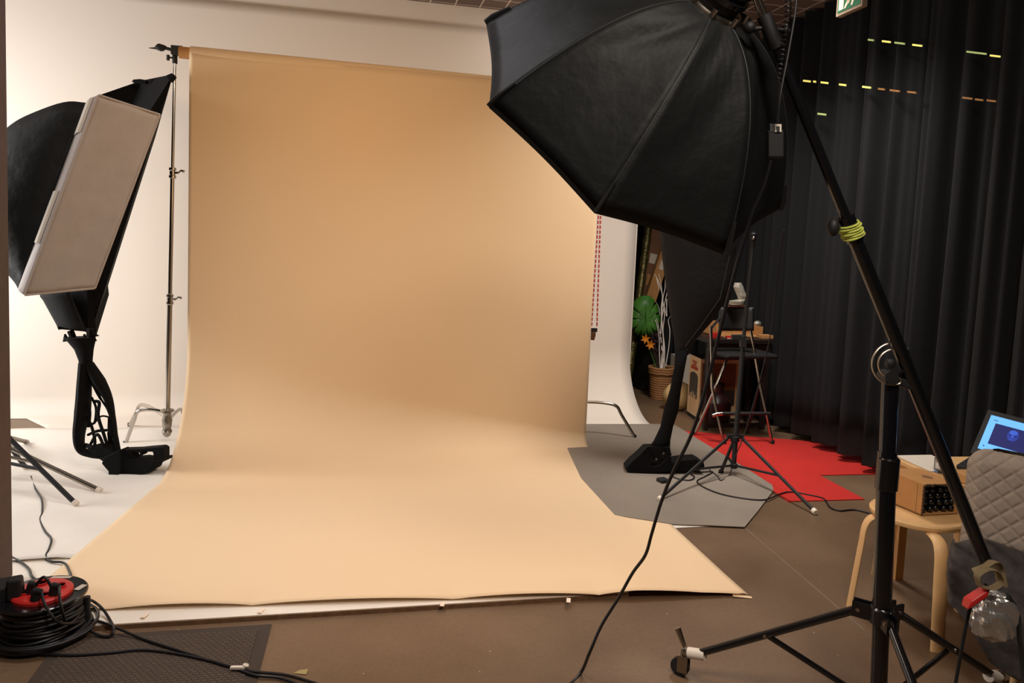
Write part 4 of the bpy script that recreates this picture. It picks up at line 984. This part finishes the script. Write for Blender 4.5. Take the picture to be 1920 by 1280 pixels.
# throw draped over the lower back
def thr(s, t):
    x = -.015+s*(bw+.03)
    ztp = P(1860, 995, dc).z
    zt_ = ztp-.035+.05*math.sin(math.pi*min(1, s*1.6))
    zb_ = .30-.16*min(1, s*3)+.03*math.sin(s*9)
    z = zt_*(1-t)+zb_*t
    fold = .010*math.sin(4.5*(t+.30*(s-.55)**2*4)*6.28)*(1-t)**2+.012*math.sin(s*11+t*5)*t+.003*math.sin(s*23-t*17)
    p = p0+bx*x+bn*(.092+fold+.035*math.sin(math.pi*min(1, t*1.2))-.05*max(0, 1-s/.04)*1); p.z = z
    return p
o = MB().grid(thr, 60, 70).build('throw_blanket', 'throw', smooth='all', solid=.006); tag(o, 'dark grey woven throw draped over the lower part of the armchair', 'blanket')

# ------------------------------------------------------------------ corner: table, bar chair, boxes, plant
T0 = G(1322, 806); tv0 = T0.y; tu0 = T0.x
TH = .77
tb = thing('side_table', 'dark wooden table against the curtain loaded with small things', 'table', (tu0+.3, tv0+.25, 0))
tu1 = tu0+.52
MB().box((tu0-.03, tv0-.03, TH-.035), (tu1+.03, tv0+.5, TH)).build('tabletop', 'dark_wood', tb, bevel=.003)
MB().box((tu0, tv0-.01, .02), (tu1, tv0+.015, .055)).build('lower_rail', 'dark_wood', tb, bevel=.003)
MB().box((tu0, tv0+.0, TH-.16), (tu1, tv0+.02, TH-.035)).build('apron', 'dark_wood', tb)
for x, y in ((tu0, tv0), (tu1, tv0), (tu0+.11, tv0+.25), (tu1, tv0+.25)): MB().box((x-.018, y-.018, 0), (x+.018, y+.018, TH-.035)).build('leg', 'dark_wood', tb)
def onT(x, y): return G(x, y, TH)
a = AV(1337, 632, tv0+.2); b_ = AV(1424, 630, tv0+.2)
def bx3(name, x0, x1, v0, v1, z0, z1, m_, label, cat, bev=.002, grp_=None):
    o = MB().box((x0, v0, z0), (x1, v1, z1)).build(name, m_, bevel=bev); tag(o, label, cat, grp_); return o
# cardboard tray (open front rounded flap)
ct = thing('cardboard_tray', 'shallow open cardboard tray on the dark table', 'box', (a.x+.15, tv0+.28, TH))
zz = TH+.002; w0, w1 = a.x, b_.x
MB().box((w0, tv0+.15, zz), (w1, tv0+.42, zz+.004)).build('tray_base', 'cardboard', ct)
MB().prism([(w0, tv0+.42, zz), (w1, tv0+.42, zz), (w1, tv0+.42, zz+.07), (w1-.04, tv0+.42, zz+.1), (w0+.05, tv0+.42, zz+.11), (w0, tv0+.42, zz+.07)], (0, .004, 0)).build('tray_back', 'cardboard', ct)
MB().box((w0, tv0+.15, zz), (w0+.004, tv0+.42, zz+.09)).box((w1-.004, tv0+.15, zz), (w1, tv0+.42, zz+.09)).build('tray_sides', 'cardboard', ct)
q = AV(1340, 637, tv0+.05); bx3('red_box', q.x-.02, q.x+.05, tv0+.04, tv0+.12, TH+.001, TH+.045, 'red_plastic', 'small dark red box at the left end of the dark table', 'box')
o = MB().prism([(q.x+.1, tv0+.02, TH+.001), (q.x+.27, tv0+.0, TH+.001), (q.x+.29, tv0+.12, TH+.001), (q.x+.12, tv0+.13, TH+.001)], (0, 0, .003)).build('paper_note', 'board_white'); tag(o, 'white paper lying on the front of the dark table', 'paper')
bx3('red_case', q.x+.10, q.x+.16, tv0+.03, tv0+.07, TH+.005, TH+.02, 'red_plastic', 'small red case lying on the white paper on the dark table', 'case')
q = AV(1420, 607, tv0+.3); o = MB().ball(q, .032, 12, 8, (1.2, 1, .9), .05).tube([q-Z*.02, V((q.x, q.y, TH+.002))], .028, 10).build('crumpled_wrap', 'foil', smooth='all'); tag(o, 'small crumpled grey wrap standing on the right of the dark table', 'wrap')
q = AV(1432, 630, tv0+.12); bx3('paper_packet', q.x-.06, q.x+.05, tv0+.05, tv0+.14, TH+.001, TH+.03, 'cardboard', 'brown paper packet at the right end of the dark table', 'packet')
# bar chair
bc_ = thing('bar_chair', 'tall folding bar chair with chrome legs on the red carpet', 'chair', G(1400, 835))
fl_ = G(1358, 833, .0); fr2 = G(1448, 833, .0); rl2 = G(1302, 816, 0); rr2 = G(1400, 812, 0)
dl1 = D(fl_); dr1 = D(fr2)
def cl(path, m2='chrome', nm='leg', r=.012, cap=True):
    lg = MB().tube(path, r, 12).build(nm, m2, bc_, smooth=True)
    if cap: MB().tube([path[-1]-Z*-.004, path[-1]+Z*.035], r+.004, 10).build('rubber_foot', 'rubber', lg, smooth=True)
cl([P(1333, 612, dl1), P(1334, 660, dl1), P(1335, 725, dl1), P(1346, 780, dl1), fl_])
cl([P(1406, 612, dr1), P(1414, 655, dr1), P(1426, 725, dr1), P(1438, 780, dr1), fr2])
cl([V(q_) for q_ in spline([P(1385, 662, dl1+.25), P(1372, 663, dl1+.2), P(1364, 672, dl1+.15), P(1340, 730, dl1+.1)], 5)]+[rl2])
cl([P(1436, 665, dr1+.25), P(1428, 710, dr1+.15), rr2], 'maroon')
MB().tube([P(1336, 780, dl1), P(1350, 775, dl1), P(1444, 775, dr1)], .014, 12).build('footrest', 'matte_black', bc_, smooth=True)
MB().tube([P(1336, 779, dl1-.01), P(1344, 776, dl1-.01), P(1354, 775, dl1-.01)], .016, 12).build('footrest_cap', 'chrome', bc_, smooth=True)
sc1 = P(1390, 662, (dl1+dr1)/2+.12); MB().obox(sc1, V((.22, 0, 0)), V((0, .18, 0)), (0, 0, .018)).build('seat', 'matte_black', bc_, bevel=.015)
bk1 = P(1380, 598, (dl1+dr1)/2+.1)
MB().grid(lambda s, t: P(1350+62*s, 576+44*t, dl1+.06*math.sin(math.pi*s)), 10, 6).build('backrest', 'matte_black', bc_, smooth='all', solid=.03)
MB().tube([P(1358, 574, dl1), P(1400, 573, dl1)], .008, 8).build('backrest_rail', 'steel', bc_, smooth=True)
MB().tube([P(1333, 615, dl1), P(1350, 596, dl1), P(1352, 577, dl1)], .011, 8).tube([P(1406, 613, dr1), P(1411, 596, dr1), P(1411, 577, dl1)], .011, 8).build('back_frame', 'matte_black', bc_, smooth=True)
o = loft([(1377, 1390, 530), (1375, 1394, 538), (1378, 1396, 545), (1382, 1400, 555), (1384, 1398, 561), (1364, 1396, 564), (1366, 1394, 571)], dl1-.0, .7, .02).build('crumpled_bag', 'foil', smooth=False); tag(o, 'crumpled translucent plastic bag resting on top of the bar chair back', 'bag')
# canister under the table
cq = G(1352, 802); o = thing('dark_canister', 'dark red canister with narrow neck standing under the table', 'canister', cq)
MB().lathe(cq+V((.02, .14, .0)), [(.11, 0), (.12, .02), (.12, .20), (.07, .26), (.05, .27), (.05, .34)], seg=28).build('canister_body', 'maroon', o, smooth=True)
MB().lathe(cq+V((.02, .14, .34)), [(.056, 0), (.056, .02), (.03, .025)], seg=24).build('canister_cap', 'matte_black', o, smooth=True)
# boxed product left of the table
x0 = G(1294, 785); o_ = thing('product_box', 'tall display box with tan side panel and dark picture left of the table', 'box', (x0.x+.15, x0.y+.2, 0))
B1 = G(1287, 776); B2 = G(1307, 790); 
ab = V((B2.x-B1.x, B2.y-B1.y, 0)); bd_ = V((ab.y, -ab.x, 0)).normalized()
if bd_.x < 0: bd_ = -bd_
Bh = P(1290, 668, D(B1)).z-.0
S1 = V((B1.x, B1.y, .03)); S2 = V((B2.x, B2.y, .03)); wB = .36
MB().hexa([S1, S2, S2+bd_*wB, S1+bd_*wB, S1+Z*Bh, S2+Z*Bh, S2+bd_*wB+Z*Bh, S1+bd_*wB+Z*Bh]).build('carton', 'tan_print', o_, bevel=.003)
MB().hexa([S1-Z*.03+ab*.1, S2-Z*.03, S2+bd_*wB-Z*.03, S1+bd_*wB-Z*.03, S1, S2, S2+bd_*wB, S1+bd_*wB]).build('plinth', 'matte_black', o_)
abn = ab.normalized(); AL = ab.length; sn = -bd_
def sp(s, t): return S1+ab*s+Z*(Bh*t)+sn*.002
arch = [sp(.15, .30), sp(.85, .30)]+[sp(.5+.35*math.cos(math.radians(q_)), .66+.07*math.sin(math.radians(q_))) for q_ in range(0, 181, 20)]
MB().prism(arch, sn*.002).build('arch_print', 'arch_dark', o_)
vb = MB()
for q_ in (.28, .42, .58, .72): vb.prism([sp(q_-.03, .1), sp(q_+.03, .1), sp(q_+.03, .36+.05*(q_ in (.42, .58))), sp(q_-.03, .36)], sn*.004)
vb.build('fork_print', 'tan_print', o_)
rd = MB()
for q_, (h0, h1, wx) in enumerate([(.90, .925, .2), (.87, .885, .14), (.84, .86, .18), (.78, .83, .3)]): rd.prism([sp(.5-wx, h0), sp(.5+wx, h0), sp(.5+wx, h1), sp(.5-wx, h1)], sn*.002)
rd.build('red_print', 'print_red', o_)
fn_ = abn
def fp(s, t): return S2+bd_*(wB*s)+Z*(Bh*t)+fn_*.002
MB().prism([fp(.04, .48), fp(.9, .48), fp(.9, .93), fp(.04, .93)], fn_*.002).build('picture_upper', 'photo_brown', o_)
MB().prism([fp(.04, .22), fp(.9, .22), fp(.9, .48), fp(.04, .48)], fn_*.002).build('picture_lower', 'photo_dark', o_)
MB().prism([S1+Z*(Bh+.0), S2+Z*(Bh+.0), S2+bd_*wB+Z*Bh, S1+bd_*wB+Z*Bh], (0, 0, .004)).build('lid', 'dark_wood', o_)
# carton and sack further left
q = G(1283, 748); bx3('white_carton', q.x-.06, q.x+.22, q.y+.05, q.y+.25, 0, .42, 'label', 'pale carton standing behind the tall display box', 'box')
sk = G(1279, 773); o = MB().ball(sk+V((.0, .1, .13)), .15, 18, 12, (1, .7, .9), .05).build('cloth_sack', 'sack', smooth='all'); tag(o, 'tan cloth sack slumped on the floor left of the display box', 'sack')
# leaning boxes and foil roll
def lean_box(name, pf, pt_, w, dpt, m_, label, th_off):
    t = thing(name, label, 'box', pf, 'long cardboard boxes leaning behind the plant'); pf = V(pf); pt_ = V(pt_)
    ax_ = (pt_-pf); ux_ = V((1, 0, 0)); ux_ = (ux_-ux_.dot(ax_.normalized())*ax_.normalized()).normalized(); uy_ = ax_.normalized().cross(ux_)
    c_ = (pf+pt_)/2; MB().obox(c_, ux_*w/2, uy_*dpt/2, ax_/2).build('carton', m_, t, bevel=.002)
    s_ = -1 if uy_.y > 0 else 1
    q_ = pf+ax_*.62+uy_*s_*(dpt/2+.001); MB().obox(q_, ux_*w*.22, uy_*.001, ax_.normalized()*.055).build('shipping_label', 'label', t)
    q_ = pf+ax_*.38+uy_*s_*(dpt/2+.001); MB().obox(q_, ux_*w*.18, uy_*.001, ax_.normalized()*.06).build('tape_patch', 'cardboard', t)
    return t
d7 = 7.3
lb = P(1205, 610, d7); fb = V((2.72, 8.0, .09)); 
lean_box('long_carton', P(1204, 590, 8.0), P(1232, 425, 8.2), .19, .10, 'cardboard_dark', 'dark brown long carton with pale label leaning behind the plant', 0)
lean_box('long_carton', P(1217, 566, 7.78), P(1250, 462, 8.05), .11, .1, 'cardboard', 'lighter tan long carton leaning in front of the darker one', 0)
a = P(1180, 690, 7.55); b_ = P(1216, 425, 7.95); dd_ = (b_-a).normalized(); a0_ = a-dd_*(a.z/dd_.z)*0
ra = MB(); n_ = 24
ra.tube([lerp(a-dd_*((a.z-.03)/dd_.z), b_, i/n_) for i in range(n_+1)], [.042+.004*math.sin(i*2.1) for i in range(n_+1)], 14)
o = ra.build('foil_roll', 'gold_foil', smooth=True); tag(o, 'dark gold foil roll leaning upright beside the white sweep', 'roll')
# supports for the cartons
q = P(1214, 592, 7.95)
o = MB().box((q.x-.10, q.y-.2, 0), (q.x+.22, q.y+.15, q.z-.02)).build('storage_case', 'dark_wall', bevel=.01); tag(o, 'black storage case in the dark corner under the leaning cartons', 'case')
# basket with plant
pb = G(1238, 747); pb = V((pb.x, pb.y, 0)); dpb = D(pb)
bk_ = thing('rope_basket', 'rope basket holding a monstera leaf, lilies and white branches', 'basket', pb)
hB = P(1237, 686, dpb).z; rT = 26*dpb/F*.82; prof = []
nring = 14
for i in range(nring):
    t = i/(nring-1); r = .082+(rT-.082)*t**.8
    MBk = None
m2 = MB()
for i in range(nring):
    t = (i+.5)/nring; r = .085+(rT-.085)*t**.7+(.012 if i > nring-4 else 0); z = hB*t
    m2.tube([pb+V((math.cos(k*.2618)*r, math.sin(k*.2618)*r, z+.003*math.sin(k*2))) for k in range(25)], hB/nring*.62, 8)
m2.build('rope_coils', 'rope', bk_, smooth=True)
MB().lathe(pb+Z*.01, [(.075, 0), (rT-.015, hB*.9)], seg=24).build('basket_liner', 'stem', bk_, smooth=True)
# monstera leaf
lf = thing('monstera_leaf', 'large green split monstera leaf standing in the rope basket', 'leaf', pb+V((-.05, 0, hB*.8)))
ctr_ = P(1211, 598, dpb); rad = 33*dpb/F
def lout(a_):
    x = math.cos(a_); y = math.sin(a_)
    r = rad*(1.08+.12*math.cos(a_-math.radians(100)))
    k_ = (a_/(2*math.pi)*11) % 1
    cut = .36*max(0, 1-abs(k_-.5)/.11)*(0 if math.radians(60) < a_ < math.radians(120) else 1)
    return r*(1-cut)
nl = 132; cv = [ctr_-IU*rad*.0]
vs = [ctr_+fw*.02]; 
for i in range(nl):
    a_ = i*2*math.pi/nl; r = lout(a_); 
    vs.append(ctr_+(IR*math.cos(a_)*.82+IU*math.sin(a_)*1.12)*r*.5-fw*.005); 
for i in range(nl):
    a_ = i*2*math.pi/nl; r = lout(a_); vs.append(ctr_+(IR*math.cos(a_)*.82+IU*math.sin(a_)*1.12)*r+fw*(.03+.02*math.sin(3*a_)))
fs_ = [(0, 1+i, 1+(i+1) % nl) for i in range(nl)]+[(1+i, 1+nl+i, 1+nl+(i+1) % nl, 1+(i+1) % nl) for i in range(nl)]
MB().add(vs, fs_).build('leaf_blade', 'leaf', lf, smooth='all', solid=.002)
MB().tube(spline([ctr_+IU*rad*.9-fw*.004, ctr_-fw*.012, ctr_-IU*rad*.9-fw*.0, pb+V((-.03, 0, hB*.7))], 6), .0045, 6).build('leaf_stalk', 'leaf', lf, smooth=True)
# lilies
for k, (x, y) in enumerate([(1210, 635), (1219, 646)]):
    c = P(x, y, dpb-.05); L = thing('orange_lily', ['upper yellow-orange lily bloom in the rope basket', 'lower deeper orange lily bloom in the rope basket'][k], 'flower', c, 'lilies in the rope basket')
    for i in range(6):
        an = i*math.pi/3+.3+k; dr2 = (IR*math.cos(an)+IU*math.sin(an)); sd_ = (IU*math.cos(an)-IR*math.sin(an))
        MB().add([c+fw*.012, c+dr2*.022+sd_*.012-fw*.006, c+dr2*.052-fw*.016, c+dr2*.022-sd_*.012-fw*.006, c+dr2*.022-fw*.0], [(0, 1, 4), (1, 2, 4), (2, 3, 4), (3, 0, 4)]).build('petal', 'petal', L, solid=.001)
    MB().tube([c+fw*.01, lerp(c, pb+Z*hB, .5)+V((0, .02, 0)), pb+V((.0, .02, hB*.75))], .003, 6).build('flower_stem', 'stem', L, smooth=True)
# white branches
br = thing('white_branches', 'bundle of bare white painted branches standing in the rope basket', 'branches', pb+V((.02, 0, hB*.5)))
B = lambda x, y, z=0: P(x, y, dpb+z)
tw = [([(1240, 690), (1241, 660), (1239, 625), (1240, 600), (1240, 575), (1242, 555), (1238, 538), (1231, 520), (1227, 513)], .0065),
      ([(1245, 690), (1246, 655), (1243, 620), (1246, 590), (1243, 565), (1241, 545), (1239, 530), (1235, 513)], .006),
      ([(1242, 690), (1244, 640), (1241, 600), (1243, 560), (1247, 540), (1247, 522)], .006),
      ([(1238, 690), (1236, 650), (1239, 615), (1242, 590), (1246, 570), (1248, 560), (1251, 545), (1250, 534)], .005),
      ([(1248, 686), (1254, 650), (1256, 620), (1253, 600), (1258, 590), (1256, 570), (1250, 550)], .0045),
      ([(1235, 690), (1236, 640), (1232, 610), (1227, 595), (1229, 588)], .0045), ([(1246, 690), (1240, 640), (1232, 600), (1227, 598), (1222, 603)], .003),
      ([(1250, 560), (1250, 580), (1250, 593), (1246, 575)], .005), ([(1231, 520), (1234, 535), (1236, 545)], .004), ([(1237, 590), (1235, 575), (1230, 566)], .003)]
for pts_, r in tw:
    pth = spline([B(x, y, .02*math.sin(x*3.1)) for x, y in pts_], 5); m_ = len(pth)
    MB().tube(pth, [r*(1-.5*i/m_) for i in range(m_)], 6).build('branch', 'branch', br, smooth=True)
# purple foliage + dark stems
pf_ = MB(); rng = random.Random(9)
for i in range(40):
    q = P(1228+rng.uniform(-9, 12), 645+rng.uniform(-18, 14), dpb+rng.uniform(-.04, .04)); pf_.ball(q, .011, 6, 4, (1, 1, 1.6), .3)
for i in range(14):
    q = P(1222+rng.uniform(-12, 14), 640+rng.uniform(-6, 14), dpb+.02); pf_.tube([q, pb+V((rng.uniform(-.04, .04), 0, hB*.8))], .003, 5)
o = pf_.build('purple_foliage', 'purple'); tag(o, 'dark purple dried flower sprig behind the lilies in the basket', 'plant', kind='stuff')
# ------------------------------------------------------------------ lighting
def area(name, loc, target, size, power, col, spread=None, sy=None):
    L = bpy.data.lights.new(name, 'AREA'); L.energy = power; L.color = col; L.size = size
    if sy: L.shape = 'RECTANGLE'; L.size_y = sy
    o = bpy.data.objects.new(name, L); COL.objects.link(o); o.location = loc
    d = (V(target)-V(loc)); o.rotation_euler = d.to_track_quat('-Z', 'Y').to_euler()
    if spread: L.spread = math.radians(spread)
    return o
WARM = (1.0, .78, .56); NEUT = (1, .90, .80)
area('ceiling_lamp_front', (.8, .4, 3.40), (.8, 1.2, 0), .8, 80, (1, .88, .77))
area('ceiling_lamp_left', (-3.6, 4.2, 3.40), (-3.0, 5.2, 0), 1.0, 24, (1, .95, .9))
area('ceiling_lamp_stage', (-.5, 3.0, 3.42), (-.5, 3.2, 0), .8, 16, (1, .97, 1), 115)
area('warm_paper_fill', (-.2, 2.3, 3.38), (.0, 5.3, 2.15), .5, 9, (1, .62, .28), 80)  # unseen warm light added to turn the top of the beige paper orange
area('side_lamp_left', (-4.3, 5.0, 1.6), (-.8, 6.44, 1.4), 1.0, 125, (1, .98, .97))
area('back_wall_fill', (1.7, 5.75, 3.40), (1.7, 6.1, 0), .8, 8, (1, .93, .87))  # unseen fill added to lift the white wall beside and behind the paper
area('corner_fill', (2.5, 4.4, 3.40), (2.5, 4.9, 0), .6, 44, (1, .94, .88), 120)  # unseen overhead light added to brighten the plant corner
w = bpy.data.worlds.new('world'); sc.world = w; w.use_nodes = True
w.node_tree.nodes['Background'].inputs[0].default_value = (.5, .42, .35, 1); w.node_tree.nodes['Background'].inputs[1].default_value = .05
